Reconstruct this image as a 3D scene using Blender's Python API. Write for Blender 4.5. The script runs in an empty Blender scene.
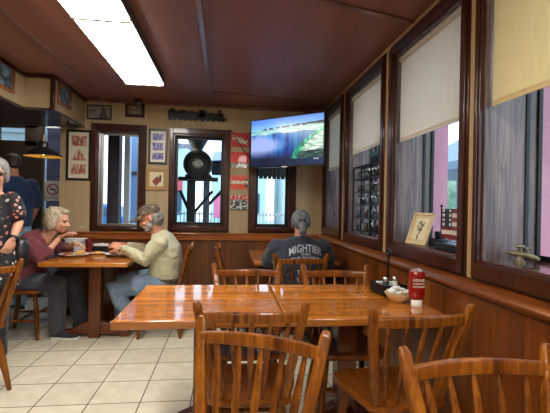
import bpy, bmesh, math, random
from mathutils import Vector, Matrix, noise
from mathutils.bvhtree import BVHTree
random.seed(4)
PI = math.pi
V = Vector
scene = bpy.context.scene
COL = scene.collection

# ------------------------------------------------------------------ materials
def lin(c):
    return tuple((x / 12.92 if x <= .04045 else ((x + .055) / 1.055) ** 2.4) for x in c)
def rgb(r, g, b):
    return lin((r / 255, g / 255, b / 255)) + (1,)

class NT:
    def __init__(s, name):
        s.m = bpy.data.materials.new(name); s.m.use_nodes = True
        s.n = s.m.node_tree.nodes; s.l = s.m.node_tree.links
        s.b = s.n['Principled BSDF']; s.out = s.n['Material Output']
    def new(s, t, **k):
        n = s.n.new(t)
        for a, v in k.items(): setattr(n, a, v)
        return n
    def link(s, a, b): s.l.new(a, b)
    def obj(s, scale=(1, 1, 1), rot=(0, 0, 0)):
        tc = s.new('ShaderNodeTexCoord'); mp = s.new('ShaderNodeMapping')
        mp.inputs['Scale'].default_value = scale; mp.inputs['Rotation'].default_value = rot
        s.link(tc.outputs['Object'], mp.inputs['Vector']); return mp.outputs['Vector']
    def noise(s, vec, scale, detail=4, rough=.5, dist=0):
        n = s.new('ShaderNodeTexNoise'); n.inputs['Scale'].default_value = scale
        n.inputs['Detail'].default_value = detail; n.inputs['Roughness'].default_value = rough
        n.inputs['Distortion'].default_value = dist
        s.link(vec, n.inputs['Vector']); return n
    def ramp(s, fac, stops, interp='LINEAR'):
        r = s.new('ShaderNodeValToRGB'); e = r.color_ramp.elements; r.color_ramp.interpolation = interp
        while len(e) < len(stops): e.new(.5)
        for i, (p, c) in enumerate(stops): e[i].position = p; e[i].color = c
        s.link(fac, r.inputs['Fac']); return r.outputs['Color']
    def math(s, op, a, b=None, c=None):
        n = s.new('ShaderNodeMath', operation=op)
        for i, v in enumerate((a, b, c)):
            if v is None: continue
            if isinstance(v, (int, float)): n.inputs[i].default_value = v
            else: s.link(v, n.inputs[i])
        return n.outputs[0]
    def mix(s, fac, a, b, mode='MIX'):
        n = s.new('ShaderNodeMix', data_type='RGBA', blend_type=mode)
        for i, v in ((0, fac), (6, a), (7, b)):
            if isinstance(v, (int, float, tuple)): n.inputs[i].default_value = v
            else: s.link(v, n.inputs[i])
        return n.outputs[2]
    def bump(s, h, st=.3, d=.002):
        n = s.new('ShaderNodeBump'); n.inputs['Strength'].default_value = st; n.inputs['Distance'].default_value = d
        s.link(h, n.inputs['Height']); s.link(n.outputs[0], s.b.inputs['Normal'])
    def set(s, **k):
        for a, v in k.items():
            s.b.inputs[a.replace('_', ' ')].default_value = v
        return s

def plain(name, c, rough=.5, metal=0, coat=0, var=.06, scale=30, bump=0, **k):
    t = NT(name); v = t.obj(); n = t.noise(v, scale)
    lo = tuple(x * (1 - var) for x in c[:3]) + (1,); hi = tuple(min(1, x * (1 + var)) for x in c[:3]) + (1,)
    t.link(t.ramp(n.outputs['Fac'], [(.3, lo), (.7, hi)]), t.b.inputs['Base Color'])
    t.set(Roughness=rough, Metallic=metal, Coat_Weight=coat, **k)
    t.b.inputs['Coat Roughness'].default_value = .05
    if bump: t.bump(n.outputs['Fac'], bump)
    return t.m

def wood(name, dark, mid, light, axis='Z', rough=.25, coat=.5, fine=26, boards=None, bump=.08, scale=1, spec=.5):
    """grain stretched along one object axis; boards=(axis,width) gives planks of differing tone"""
    t = NT(name)
    sc = {'X': (.06, 1, 1), 'Y': (1, .06, 1), 'Z': (1, 1, .06)}[axis]
    v = t.obj(tuple(x * scale for x in sc))
    if boards:
        tc = t.new('ShaderNodeTexCoord'); sp = t.new('ShaderNodeSeparateXYZ'); t.link(tc.outputs['Object'], sp.inputs[0])
        q = t.math('DIVIDE', sp.outputs[boards[0]], boards[1]); fl = t.math('FLOOR', q)
        wn = t.new('ShaderNodeTexWhiteNoise', noise_dimensions='1D'); t.link(fl, wn.inputs['W'])
        ad = t.new('ShaderNodeVectorMath', operation='MULTIPLY_ADD'); t.link(wn.outputs['Color'], ad.inputs[0])
        ad.inputs[1].default_value = (3, 3, 3); t.link(v, ad.inputs[2]); v = ad.outputs[0]
    n1 = t.noise(v, fine, 6, .6, 1.2); n2 = t.noise(v, fine * .22, 3, .5, .6)
    f = t.math('ADD', t.math('MULTIPLY', n1.outputs['Fac'], .55), t.math('MULTIPLY', n2.outputs['Fac'], .45))
    c = t.ramp(f, [(.36, dark), (.5, mid), (.64, light)])
    if boards:
        k = t.math('ADD', t.math('MULTIPLY', wn.outputs['Value'], .35), .8)
        cc = t.new('ShaderNodeCombineColor')
        for i in range(3): t.link(k, cc.inputs[i])
        c = t.mix(1.0, c, cc.outputs[0], 'MULTIPLY')
        fr = t.math('FRACT', q)
        if len(boards) > 2:
            g = t.math('LESS_THAN', fr, boards[2]); c = t.mix(g, c, tuple(x * .25 for x in dark[:3]) + (1,))
    t.link(c, t.b.inputs['Base Color'])
    t.set(Roughness=rough, Coat_Weight=coat); t.b.inputs['Coat Roughness'].default_value = .06
    t.b.inputs['Specular IOR Level'].default_value = spec
    if bump: t.bump(n1.outputs['Fac'], bump, .001)
    return t.m

def grooved(name, c1, c2, axis, width, gw, rough, groove, wavy=.12, coat=0):
    """painted beadboard"""
    t = NT(name); tc = t.new('ShaderNodeTexCoord'); sp = t.new('ShaderNodeSeparateXYZ'); t.link(tc.outputs['Object'], sp.inputs[0])
    fr = t.math('FRACT', t.math('DIVIDE', sp.outputs[axis], width)); g = t.math('LESS_THAN', fr, gw)
    n = t.noise(t.obj((1, 1, .3)), 5, 4)
    c = t.ramp(n.outputs['Fac'], [(.3, c1), (.7, c2)])
    t.link(t.mix(g, c, groove), t.b.inputs['Base Color'])
    t.set(Roughness=rough, Coat_Weight=coat)
    t.bump(t.math('SUBTRACT', 1, g), .4, .003)
    return t.m

M = {}
O_D, O_M, O_L = rgb(60, 28, 5), rgb(112, 60, 14), rgb(150, 92, 28)
M['chair'] = wood('chair_varnished_oak', O_D, O_M, O_L, 'Z', .38, .35, 34, spec=.15)
M['chair_seat'] = wood('chair_seat_oak', rgb(62, 28, 5), rgb(108, 56, 13), rgb(140, 80, 26), 'Y', .38, .35, 22, spec=.15)
M['table'] = wood('table_glossy_oak', rgb(156, 86, 20), rgb(184, 108, 32), rgb(208, 134, 48), 'X', .2, .7, 26, boards=(1, .095), bump=.02, spec=.15)
M['table_edge'] = wood('table_edge_oak', rgb(124, 68, 16), rgb(158, 92, 28), rgb(186, 118, 44), 'X', .3, .6, 20)
M['pedestal'] = wood('pedestal_dark_oak', rgb(58, 22, 5), rgb(90, 38, 9), rgb(120, 56, 15), 'Z', .3, .4, 24)
M['wains_x'] = wood('wainscot_back_panel', rgb(68, 32, 10), rgb(98, 50, 16), rgb(122, 68, 25), 'Z', .35, .15, 22, boards=(0, .14, .03))
M['wains_y'] = wood('wainscot_side_panel', rgb(72, 34, 8), rgb(108, 54, 14), rgb(138, 76, 24), 'Z', .35, .15, 22, boards=(1, .14, .02))
M['rail_x'] = wood('chair_rail_oak', rgb(112, 58, 22), rgb(146, 80, 34), rgb(170, 100, 48), 'X', .25, .4, 26)
M['rail_y'] = wood('chair_rail_side_oak', rgb(78, 36, 9), rgb(116, 60, 18), rgb(148, 86, 34), 'Y', .3, .35, 26)
M['frame'] = wood('window_frame_mahogany', rgb(32, 13, 8), rgb(54, 23, 14), rgb(74, 34, 20), 'Z', .28, .35, 26, spec=.3)
M['panel'] = wood('reveal_stained_panel', rgb(38, 27, 27), rgb(88, 70, 68), rgb(128, 108, 104), 'Z', .34, .25, 50, bump=.25)
M['ceil'] = wood('ceiling_maroon_board', rgb(104, 66, 54), rgb(122, 77, 63), rgb(138, 90, 74), 'Y', .45, .0, 3, bump=.02, spec=.5)
M['ceil_batten'] = wood('ceiling_batten', rgb(84, 52, 44), rgb(104, 68, 58), rgb(124, 86, 74), 'Y', .3, .3, 12)
M['wall'] = grooved('tan_beadboard', rgb(158, 138, 106), rgb(170, 150, 116), 0, .09, .06, .6, rgb(150, 128, 94))
M['wall_y'] = grooved('tan_beadboard_side', rgb(172, 150, 114), rgb(184, 162, 126), 1, .09, .06, .6, rgb(156, 134, 98))
M['post'] = plain('tan_mullion_paint', rgb(172, 142, 98), .45, var=.05)
M['wall_dark'] = plain('dark_brown_paint', rgb(58, 42, 34), .5, var=.1, scale=6)
M['pink'] = plain('pink_stucco', rgb(208, 146, 158), .8, var=.06, scale=40, bump=.1)
M['black'] = plain('black_plastic', rgb(18, 18, 20), .35)
M['blackm'] = plain('black_metal', rgb(16, 16, 18), .4, metal=.3)
M['white'] = plain('white_ceramic', rgb(232, 230, 224), .25, coat=.3)
M['offwhite'] = plain('cream_stoneware', rgb(226, 206, 160), .3, coat=.3)
M['paper'] = plain('white_paper', rgb(226, 226, 224), .8, bump=.2)
M['steel'] = plain('brushed_steel', rgb(190, 190, 190), .28, metal=1)
M['brass'] = plain('aged_brass', rgb(120, 112, 92), .5, metal=.7, var=.3, scale=60)
M['concrete'] = plain('pale_concrete', rgb(196, 200, 200), .85, var=.08, scale=3)
M['asphalt'] = plain('grey_asphalt', rgb(150, 160, 165), .9, var=.08, scale=2)
M['light_housing'] = plain('fixture_dark_edge', rgb(60, 50, 44), .5)

def floor_mat():
    t = NT('cream_floor_tile'); tc = t.new('ShaderNodeTexCoord'); sp = t.new('ShaderNodeSeparateXYZ'); t.link(tc.outputs['Object'], sp.inputs[0])
    T = .32
    qx = t.math('DIVIDE', t.math('ADD', sp.outputs[0], .52 + 32 * .32), T); qy = t.math('DIVIDE', t.math('ADD', sp.outputs[1], -2.94 + 32 * .32), T)
    def near(q):
        f = t.math('FRACT', q); return t.math('MINIMUM', f, t.math('SUBTRACT', 1, f))
    d = t.math('MINIMUM', near(qx), near(qy)); g = t.math('LESS_THAN', d, .011)
    cb = t.new('ShaderNodeCombineXYZ'); t.link(t.math('FLOOR', qx), cb.inputs[0]); t.link(t.math('FLOOR', qy), cb.inputs[1])
    wn = t.new('ShaderNodeTexWhiteNoise', noise_dimensions='3D'); t.link(cb.outputs[0], wn.inputs['Vector'])
    n = t.noise(t.obj(), 9, 6); n2 = t.noise(t.obj(), 60, 3)
    c = t.ramp(n.outputs['Fac'], [(.3, rgb(206, 198, 174)), (.7, rgb(224, 217, 196))])
    k = t.math('ADD', t.math('MULTIPLY', wn.outputs['Value'], .08), .94)
    cc = t.new('ShaderNodeCombineColor')
    for i in range(3): t.link(k, cc.inputs[i])
    c = t.mix(1.0, c, cc.outputs[0], 'MULTIPLY')
    t.link(t.mix(g, c, rgb(66, 52, 44)), t.b.inputs['Base Color'])
    t.link(t.math('ADD', t.math('MULTIPLY', g, .5), .3), t.b.inputs['Roughness'])
    t.bump(t.math('ADD', t.math('MULTIPLY', t.math('MINIMUM', d, .03), 20), t.math('MULTIPLY', n2.outputs['Fac'], .1)), .3, .002)
    return t.m
M['floor'] = floor_mat()

def glass_mat():
    t = NT('window_glass'); t.n.remove(t.b)
    tr = t.new('ShaderNodeBsdfTransparent'); gl = t.new('ShaderNodeBsdfGlossy'); mx = t.new('ShaderNodeMixShader')
    tr.inputs[0].default_value = (.9, .95, .97, 1); gl.inputs['Roughness'].default_value = .02
    lw = t.new('ShaderNodeLayerWeight'); lw.inputs[0].default_value = .5
    fac = t.math('ADD', t.math('MULTIPLY', t.math('POWER', lw.outputs['Facing'], 5.0), .6), .003)
    t.link(fac, mx.inputs[0]); t.link(tr.outputs[0], mx.inputs[1]); t.link(gl.outputs[0], mx.inputs[2]); t.link(mx.outputs[0], t.out.inputs[0])
    return t.m
M['glass'] = glass_mat()

def blind_mat(name, c):
    t = NT(name); n = t.noise(t.obj((1, 1, .2)), 40, 3)
    tl = t.new('ShaderNodeBsdfTranslucent'); mx = t.new('ShaderNodeMixShader'); mx.inputs[0].default_value = .6
    lo = tuple(x * .94 for x in c[:3]) + (1,)
    cc = t.ramp(n.outputs['Fac'], [(.3, lo), (.7, c)])
    t.link(cc, t.b.inputs['Base Color']); t.link(cc, tl.inputs[0]); t.set(Roughness=.8)
    t.link(t.b.outputs[0], mx.inputs[1]); t.link(tl.outputs[0], mx.inputs[2]); t.link(mx.outputs[0], t.out.inputs[0])
    return t.m
M['blind'] = blind_mat('blind_fabric', rgb(232, 222, 208))
M['blind_warm'] = blind_mat('blind_fabric_warm', rgb(238, 220, 178))

def emis(name, c, s):
    t = NT(name); t.set(Base_Color=c, Roughness=.4); t.b.inputs['Emission Color'].default_value = c; t.b.inputs['Emission Strength'].default_value = s
    return t.m
M['tube_light'] = emis('fluorescent_diffuser', (1, .95, .86, 1), 19)
M['bulb'] = emis('lamp_bulb', (1, .72, .3, 1), 14)

def attr_mat(name, emit=0, rough=.35):
    t = NT(name); a = t.new('ShaderNodeAttribute', attribute_name='Col')
    if emit:
        t.set(Base_Color=(0.01, .01, .01, 1), Roughness=.2)
        t.link(a.outputs['Color'], t.b.inputs['Emission Color']); t.b.inputs['Emission Strength'].default_value = emit
    else:
        t.link(a.outputs['Color'], t.b.inputs['Base Color']); t.set(Roughness=rough, Coat_Weight=.3)
    return t.m
M['print'] = attr_mat('printed_image'); M['screen'] = attr_mat('lit_screen', .95)

def cloth(name, c, var=.12, scale=14, bump=.5, rough=.85):
    t = NT(name); n = t.noise(t.obj(), scale, 5, .6); f = t.noise(t.obj(), 7, 3, .5, .8)
    lo = tuple(x * (1 - var) for x in c[:3]) + (1,); hi = tuple(min(1, x * (1 + var)) for x in c[:3]) + (1,)
    t.link(t.ramp(n.outputs['Fac'], [(.3, lo), (.7, hi)]), t.b.inputs['Base Color']); t.set(Roughness=rough)
    t.b.inputs['Sheen Weight'].default_value = .15
    t.bump(f.outputs['Fac'], min(1, bump * 1.8), .05); return t.m
M['maroon'] = cloth('maroon_knit', rgb(104, 44, 52)); M['cream_knit'] = cloth('cream_sweatshirt', rgb(176, 172, 142))
M['navy'] = cloth('navy_cotton', rgb(36, 42, 58)); M['polo'] = cloth('blue_polo_cotton', rgb(30, 56, 96))
M['jeans'] = cloth('faded_denim', rgb(112, 132, 158), .2, 30); M['lightjeans'] = cloth('light_denim', rgb(128, 164, 206), .1)
M['charcoal'] = cloth('charcoal_trousers', rgb(58, 60, 68)); M['darktrouser'] = cloth('dark_trousers', rgb(26, 28, 38))
M['rubber'] = plain('white_rubber_sole', rgb(210, 208, 204), .7)
M['shoe'] = cloth('dark_canvas_shoe', rgb(40, 38, 44), .2)
def skin(name, c):
    t = NT(name); n = t.noise(t.obj(), 18, 3)
    t.link(t.ramp(n.outputs['Fac'], [(.3, tuple(x * .88 for x in c[:3]) + (1,)), (.7, c)]), t.b.inputs['Base Color'])
    t.set(Roughness=.5, Subsurface_Weight=.08); t.b.inputs['Subsurface Radius'].default_value = (.02, .008, .004)
    return t.m
M['skin'] = skin('skin', rgb(208, 154, 126)); M['skin_ruddy'] = skin('skin_ruddy', rgb(196, 134, 108)); M['skin_tan'] = skin('skin_tan', rgb(178, 124, 98))
def hair(name, a, b, sc=(1, 1, .25), fine=60):
    t = NT(name); n = t.noise(t.obj(sc), fine, 5, .7, 1)
    t.link(t.ramp(n.outputs['Fac'], [(.35, a), (.65, b)]), t.b.inputs['Base Color']); t.set(Roughness=.5)
    t.bump(n.outputs['Fac'], .8, .01); return t.m
M['hair_blonde'] = hair('grey_blonde_hair', rgb(120, 108, 88), rgb(206, 194, 168))
M['hair_grey'] = hair('grey_hair', rgb(60, 56, 54), rgb(148, 142, 136))
M['hair_dark'] = hair('dark_grey_hair', rgb(26, 24, 26), rgb(132, 132, 138))
M['hair_silver'] = hair('silver_hair', rgb(80, 80, 82), rgb(156, 154, 152))
M['hair_brown'] = hair('short_brown_hair', rgb(34, 26, 22), rgb(74, 60, 52))
M['beard'] = hair('grizzled_beard', rgb(120, 112, 104), rgb(190, 184, 176))

def blotch(name, base, cols, scale, thr):
    t = NT(name); v = t.obj(); nz = t.noise(v, 12, 2)
    vo = t.new('ShaderNodeTexVoronoi'); vo.inputs['Scale'].default_value = scale
    mixv = t.new('ShaderNodeVectorMath', operation='MULTIPLY_ADD'); t.link(nz.outputs['Color'], mixv.inputs[0]); mixv.inputs[1].default_value = (.05, .05, .05); t.link(v, mixv.inputs[2])
    t.link(mixv.outputs[0], vo.inputs['Vector'])
    g = t.math('LESS_THAN', vo.outputs['Distance'], thr)
    sep = t.new('ShaderNodeSeparateColor'); t.link(vo.outputs['Color'], sep.inputs[0])
    c = t.ramp(sep.outputs[0], [(i / len(cols), cc) for i, cc in enumerate(cols)], 'CONSTANT')
    t.link(t.mix(g, base, c), t.b.inputs['Base Color']); t.set(Roughness=.8)
    f = t.noise(v, 8, 3); t.bump(f.outputs['Fac'], .4, .02)
    return t.m
M['floral'] = blotch('floral_black_fabric', rgb(20, 20, 26), [rgb(196, 130, 120), rgb(190, 176, 164), rgb(20, 20, 26), rgb(150, 84, 84), rgb(84, 92, 84)], 30, .38)
M['camo'] = blotch('camouflage_fabric', rgb(84, 72, 58), [rgb(52, 44, 36), rgb(120, 104, 84), rgb(66, 66, 48), rgb(96, 84, 70)], 34, .5)

# ------------------------------------------------------------------ mesh builder
class MB:
    def __init__(s): s.v = []; s.f = []; s.mi = []; s.cur = 0
    def add(s, vs, fs):
        b = len(s.v); s.v += [V(p) for p in vs]
        for f in fs: s.f.append([b + i for i in f]); s.mi.append(s.cur)
        return s
    def box(s, lo, hi, M4=None):
        x0, y0, z0 = lo; x1, y1, z1 = hi
        vs = [V((x, y, z)) for z in (z0, z1) for y in (y0, y1) for x in (x0, x1)]
        if M4 is not None: vs = [M4 @ p for p in vs]
        return s.add(vs, [(0, 2, 3, 1), (4, 5, 7, 6), (0, 1, 5, 4), (2, 6, 7, 3), (0, 4, 6, 2), (1, 3, 7, 5)])
    def loft(s, rings, cap=True, closed=True):
        n = len(rings[0]); vs = [p for r in rings for p in r]; fs = []
        for i in range(len(rings) - 1):
            for j in range(n if closed else n - 1):
                k = (j + 1) % n; fs.append((i * n + j, i * n + k, (i + 1) * n + k, (i + 1) * n + j))
        if cap: fs += [tuple(reversed(range(n))), tuple((len(rings) - 1) * n + j for j in range(n))]
        return s.add(vs, fs)
    def bar(s, pts, sizes, up=(0, 0, 1)):
        """rectangular bar along pts, sizes=(w along side, h along up) per point"""
        rings = []
        for i, p in enumerate(pts):
            p = V(p); a = V(pts[max(0, i - 1)]); b = V(pts[min(len(pts) - 1, i + 1)]); d = (b - a).normalized()
            u = V(up); side = d.cross(u).normalized(); u2 = side.cross(d).normalized(); w, h = sizes[i] if isinstance(sizes, list) else sizes
            rings.append([p + side * w / 2 * a1 + u2 * h / 2 * b1 for a1, b1 in ((-1, -1), (1, -1), (1, 1), (-1, 1))])
        return s.loft(rings)
    def tube(s, pts, radii, n=10, round_ends=False, flat=1.0, flatdir=(0, 1, 0)):
        pts = [V(p) for p in pts]; R = list(radii) if isinstance(radii, (list, tuple)) else [radii] * len(pts)
        if round_ends:
            d0 = (pts[0] - pts[1]).normalized(); d1 = (pts[-1] - pts[-2]).normalized(); r0, r1 = R[0], R[-1]
            A = [(math.cos(a), math.sin(a)) for a in (PI / 2 * .92, PI / 3, PI / 6)]
            pts = [pts[0] + d0 * r0 * sn for c, sn in A] + pts + [pts[-1] + d1 * r1 * sn for c, sn in reversed(A)]
            R = [r0 * c for c, sn in A] + R + [r1 * c for c, sn in reversed(A)]
        rings = []; prev = None
        for i, p in enumerate(pts):
            d = (pts[min(len(pts) - 1, i + 1)] - pts[max(0, i - 1)]).normalized()
            if prev is None:
                a = V(flatdir); a = a - d * a.dot(d)
                if a.length < .05: a = V((1, 0, 0)) - d * d.x
                if a.length < .05: a = V((0, 0, 1)) - d * d.z
            else: a = prev - d * prev.dot(d)
            a.normalize(); prev = a; b = d.cross(a)
            rings.append([p + a * (R[i] * flat * math.cos(t)) + b * (R[i] * math.sin(t)) for t in [2 * PI * k / n for k in range(n)]])
        return s.loft(rings)
    def lathe(s, prof, c=(0, 0, 0), n=24, M4=None, cap=True):
        rings = []
        for r, z in prof:
            ring = [V((r * math.cos(2 * PI * k / n), r * math.sin(2 * PI * k / n), z)) for k in range(n)]
            if M4 is not None: ring = [M4 @ p for p in ring]
            rings.append([p + V(c) for p in ring])
        return s.loft(rings, cap)
    def ell(s, c, r, M3=None, n=14, m=10):
        vs = []; fs = []
        r = (r, r, r) if isinstance(r, (int, float)) else r
        for i in range(m + 1):
            t = PI * (.02 + .96 * i / m)
            for k in range(n):
                p = V((r[0] * math.sin(t) * math.cos(2 * PI * k / n), r[1] * math.sin(t) * math.sin(2 * PI * k / n), r[2] * math.cos(t)))
                vs.append((M3 @ p if M3 is not None else p) + V(c))
        for i in range(m):
            for k in range(n): fs.append((i * n + k, i * n + (k + 1) % n, (i + 1) * n + (k + 1) % n, (i + 1) * n + k))
        fs += [tuple(reversed(range(n))), tuple(m * n + k for k in range(n))]
        return s.add(vs, fs)
    def torso(s, secs, side, n=20):
        """secs: (centre, half width, half depth); side = direction of width, axis from the centres"""
        side = V(side).normalized(); rings = []
        cs = [V(c) for c, _, _ in secs]
        for i, (c, a, b) in enumerate(secs):
            d = (cs[min(len(cs) - 1, i + 1)] - cs[max(0, i - 1)]).normalized(); dep = d.cross(side).normalized()
            ring = []
            for k in range(n):
                t = 2 * PI * k / n; ct, st = math.cos(t), math.sin(t)
                ring.append(V(c) + side * a * math.copysign(abs(ct) ** .8, ct) + dep * b * math.copysign(abs(st) ** .8, st))
            rings.append(ring)
        return s.loft(rings)
    def prism(s, poly, z0, z1, M4=None):
        """poly in xy extruded z0..z1"""
        r0 = [V((x, y, z0)) for x, y in poly]; r1 = [V((x, y, z1)) for x, y in poly]
        if M4 is not None: r0 = [M4 @ p for p in r0]; r1 = [M4 @ p for p in r1]
        return s.loft([r0, r1])
    def mesh(s, name, off=(0, 0, 0)):
        me = bpy.data.meshes.new(name); o = V(off)
        me.from_pydata([p - o for p in s.v], [], s.f)
        for p, i in zip(me.polygons, s.mi): p.material_index = i
        bm = bmesh.new(); bm.from_mesh(me); bmesh.ops.recalc_face_normals(bm, faces=bm.faces); bm.to_mesh(me); bm.free()
        return me
    def build(s, name, mat, parent=None, off=(0, 0, 0), bevel=0, smooth=True, remesh=0, relax=4, loc=None, seg=2, ang=.6):
        me = s.mesh(name, off)
        o = bpy.data.objects.new(name, me); COL.objects.link(o)
        if remesh:
            m = o.modifiers.new('r', 'REMESH'); m.mode = 'VOXEL'; m.voxel_size = remesh; m.use_smooth_shade = True
            if relax: m2 = o.modifiers.new('s', 'SMOOTH'); m2.iterations = relax; m2.factor = .5
            dg = bpy.context.evaluated_depsgraph_get(); dg.update()
            me2 = bpy.data.meshes.new_from_object(o.evaluated_get(dg)); o.modifiers.clear(); o.data = me2; me2.name = name
            bpy.data.meshes.remove(me); me = me2
            for p in me.polygons: p.use_smooth = True
        else:
            if smooth:
                for p in me.polygons: p.use_smooth = True
                me.set_sharp_from_angle(angle=ang)
            if bevel:
                m = o.modifiers.new('b', 'BEVEL'); m.width = bevel; m.segments = seg; m.limit_method = 'ANGLE'; m.angle_limit = .6
        idx = [p.material_index for p in me.polygons]
        me.materials.clear()
        for x in (mat if isinstance(mat, (list, tuple)) else [mat]): me.materials.append(M[x] if isinstance(x, str) else x)
        if len(me.materials) > 1:
            for p, k in zip(me.polygons, idx): p.material_index = k
        if parent is not None: o.parent = parent
        if loc is not None: o.location = loc
        return o

def thing(name, label, cat, loc=(0, 0, 0), rz=0, group=None):
    o = bpy.data.objects.new(name, None); COL.objects.link(o); o.empty_display_size = .05
    o.location = loc; o.rotation_euler = (0, 0, rz); return tag(o, label, cat, group)
def tag(o, label, cat, group=None):
    o['label'] = label; o['category'] = cat
    if group: o['group'] = group
    return o
def struct(o): o['kind'] = 'structure'; return o
def dup(root, loc, rz, label, group=None):
    r = root.copy(); COL.objects.link(r); r.location = loc; r.rotation_euler = (0, 0, rz); r['label'] = label
    if group: r['group'] = group
    for ch in list(root.children):
        c = ch.copy(); COL.objects.link(c); c.parent = r
        for g in list(ch.children):
            d = g.copy(); COL.objects.link(d); d.parent = c
    return r
def R(d): return math.radians(d)

# ------------------------------------------------------------------ the room
CZ, YB, XR, XL, YN, ALC = 2.45, 4.75, 1.17, -3.4, -2.2, 5.6
WIN_B = [(-1.535, -.925, .95, 2.175, -1.468, -1.005, .99, 2.10), (-.668, .033, .95, 2.16, -.62, -.03, 1.02, 2.09), (.263, .837, .95, 2.16, .345, .762, 1.01, 2.09)]
WIN_R = [(3.89, 4.66, 3.95, 4.60, 1.70), (2.82, 3.79, 2.875, 3.715, 1.775), (1.79, 2.736, 1.85, 2.67, 1.733), (.77, 1.737, .83, 1.70, 1.745), (-.25, .717, -.19, .65, 1.75)]

struct(MB().box((XL, YN, -.1), (XR + .4, ALC + .1, 0)).build('floor', 'floor', smooth=False))
struct(MB().box((XL, YN, CZ), (XR + .4, ALC + .1, CZ + .12)).build('ceiling', 'ceil', smooth=False))
# back wall with three openings
w = MB(); xs = [-1.87] + [v for q in WIN_B for v in (q[4], q[5])] + [XR + .4]
for i in range(0, len(xs), 2): w.box((xs[i], YB, 0), (xs[i + 1], YB + .16, CZ))
for q in WIN_B:
    w.box((q[4], YB, 0), (q[5], YB + .16, q[6])); w.box((q[4], YB, q[7]), (q[5], YB + .16, CZ))
struct(w.build('wall_back', 'wall', smooth=False))
# right wall: thick, tan inside, pink outside
w = MB(); ys = [YN] + [v for q in reversed(WIN_R) for v in (q[2], q[3])] + [YB]
for k, (xa, xb) in enumerate(((XR, XR + .28), (XR + .28, XR + .40))):
    w.cur = k
    for i in range(0, len(ys), 2): w.box((xa, ys[i], 0), (xb, ys[i + 1], CZ))
    for q in WIN_R:
        w.box((xa, q[2], 0), (xb, q[3], 1.03)); w.box((xa, q[2], 2.35), (xb, q[3], CZ))
struct(w.build('wall_right', ['wall_y', 'pink'], smooth=False))
struct(MB().box((XL - .1, YN, 0), (XL, ALC + .1, CZ)).build('wall_left', 'wall_dark', smooth=False))
struct(MB().box((XL, YN - .1, 0), (XR + .4, YN, CZ)).build('wall_front', 'wall_y', smooth=False))
# entry alcove beyond the back wall at left
w = MB(); w.box((-1.87, YB + .16, 0), (-1.77, ALC, CZ))
w.box((XL, ALC, 0), (-3.02, ALC + .1, CZ)); w.box((-3.02, ALC, 2.28), (-2.17, ALC + .1, CZ)); w.box((-2.17, ALC, 0), (-1.77, ALC + .1, CZ)); w.box((-2.5, ALC, 0), (-2.43, ALC + .1, 2.3))
struct(w.build('wall_alcove', 'wall_dark', smooth=False))
dr = struct(MB().box((-3.02, ALC + .02, 0), (-2.5, ALC + .07, 2.07)).box((-3.02, ALC + .02, 2.24), (-2.5, ALC + .07, 2.28)).box((-3.02, ALC + .02, 2.0), (-2.97, ALC + .07, 2.28)).box((-2.66, ALC + .02, 2.0), (-2.5, ALC + .07, 2.28)).build('door_1', 'wall_dark', bevel=.004))
MB().box((-2.97, ALC + .04, 2.07), (-2.66, ALC + .05, 2.24)).build('pane', 'glass', dr)
MB().tube([(-2.58, ALC - .02, .95), (-2.58, ALC - .02, 1.15)], .012).build('handle', 'steel', dr)
wd = struct(MB().box((-2.43, ALC + .02, 0), (-2.40, ALC + .07, 2.28)).box((-2.20, ALC + .02, 0), (-2.17, ALC + .07, 2.28)).box((-2.43, ALC + .02, 0), (-2.17, ALC + .07, .12)).box((-2.43, ALC + .02, 2.25), (-2.17, ALC + .07, 2.28)).build('window_9', 'steel', bevel=.003))
MB().box((-2.40, ALC + .04, .12), (-2.20, ALC + .05, 2.25)).build('pane', 'glass', wd)

# bulkhead (dropped soffit) at left
w = MB(); w.box((XL, YN, 2.14), (-1.87, YB, CZ)); w.box((-1.87, 3.92, 2.14), (-1.615, YB, CZ))
struct(w.build('wall_bulkhead', 'wall', smooth=False))
w = MB(); w.box((XL, YN, 2.115), (-1.865, YB, 2.14)); w.box((-1.865, 3.915, 2.115), (-1.61, YB, 2.14))
struct(w.build('trim_1', plain('soffit_dark_gloss', rgb(52, 44, 46), .25, coat=.5), bevel=.003))
w = MB(); w.box((-1.635, 3.90, 2.12), (-1.60, 3.935, CZ)); w.box((-1.875, YN, CZ - .04), (-1.85, 3.92, CZ)); w.box((-1.87, 3.895, CZ - .04), (-1.60, 3.92, CZ)); w.box((-1.62, 3.92, CZ - .04), (-1.595, YB, CZ))
struct(w.build('trim_2', 'frame', bevel=.003))

# ceiling battens and crown
w = MB()
w.box((-.20, YN, CZ - .012), (-.165, 4.2, CZ)); w.box((-1.41, YN, CZ - .012), (-1.385, YB, CZ))
w.bar([(-.18, 4.17, CZ - .006), (XR - .02, 4.40, CZ - .006)], (.035, .012))
w.bar([(-.18, 2.02, CZ - .006), (XR - .02, 2.38, CZ - .006)], (.035, .012))
struct(w.build('trim_3', 'ceil_batten', bevel=.003))
struct(MB().box((-1.59, YB - .03, CZ - .035), (XR, YB, CZ)).build('trim_4', 'ceil_batten', bevel=.006))
struct(MB().box((XR - .02, YN, CZ - .03), (XR, YB - .03, CZ)).build('trim_5', 'post', bevel=.005))
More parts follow.
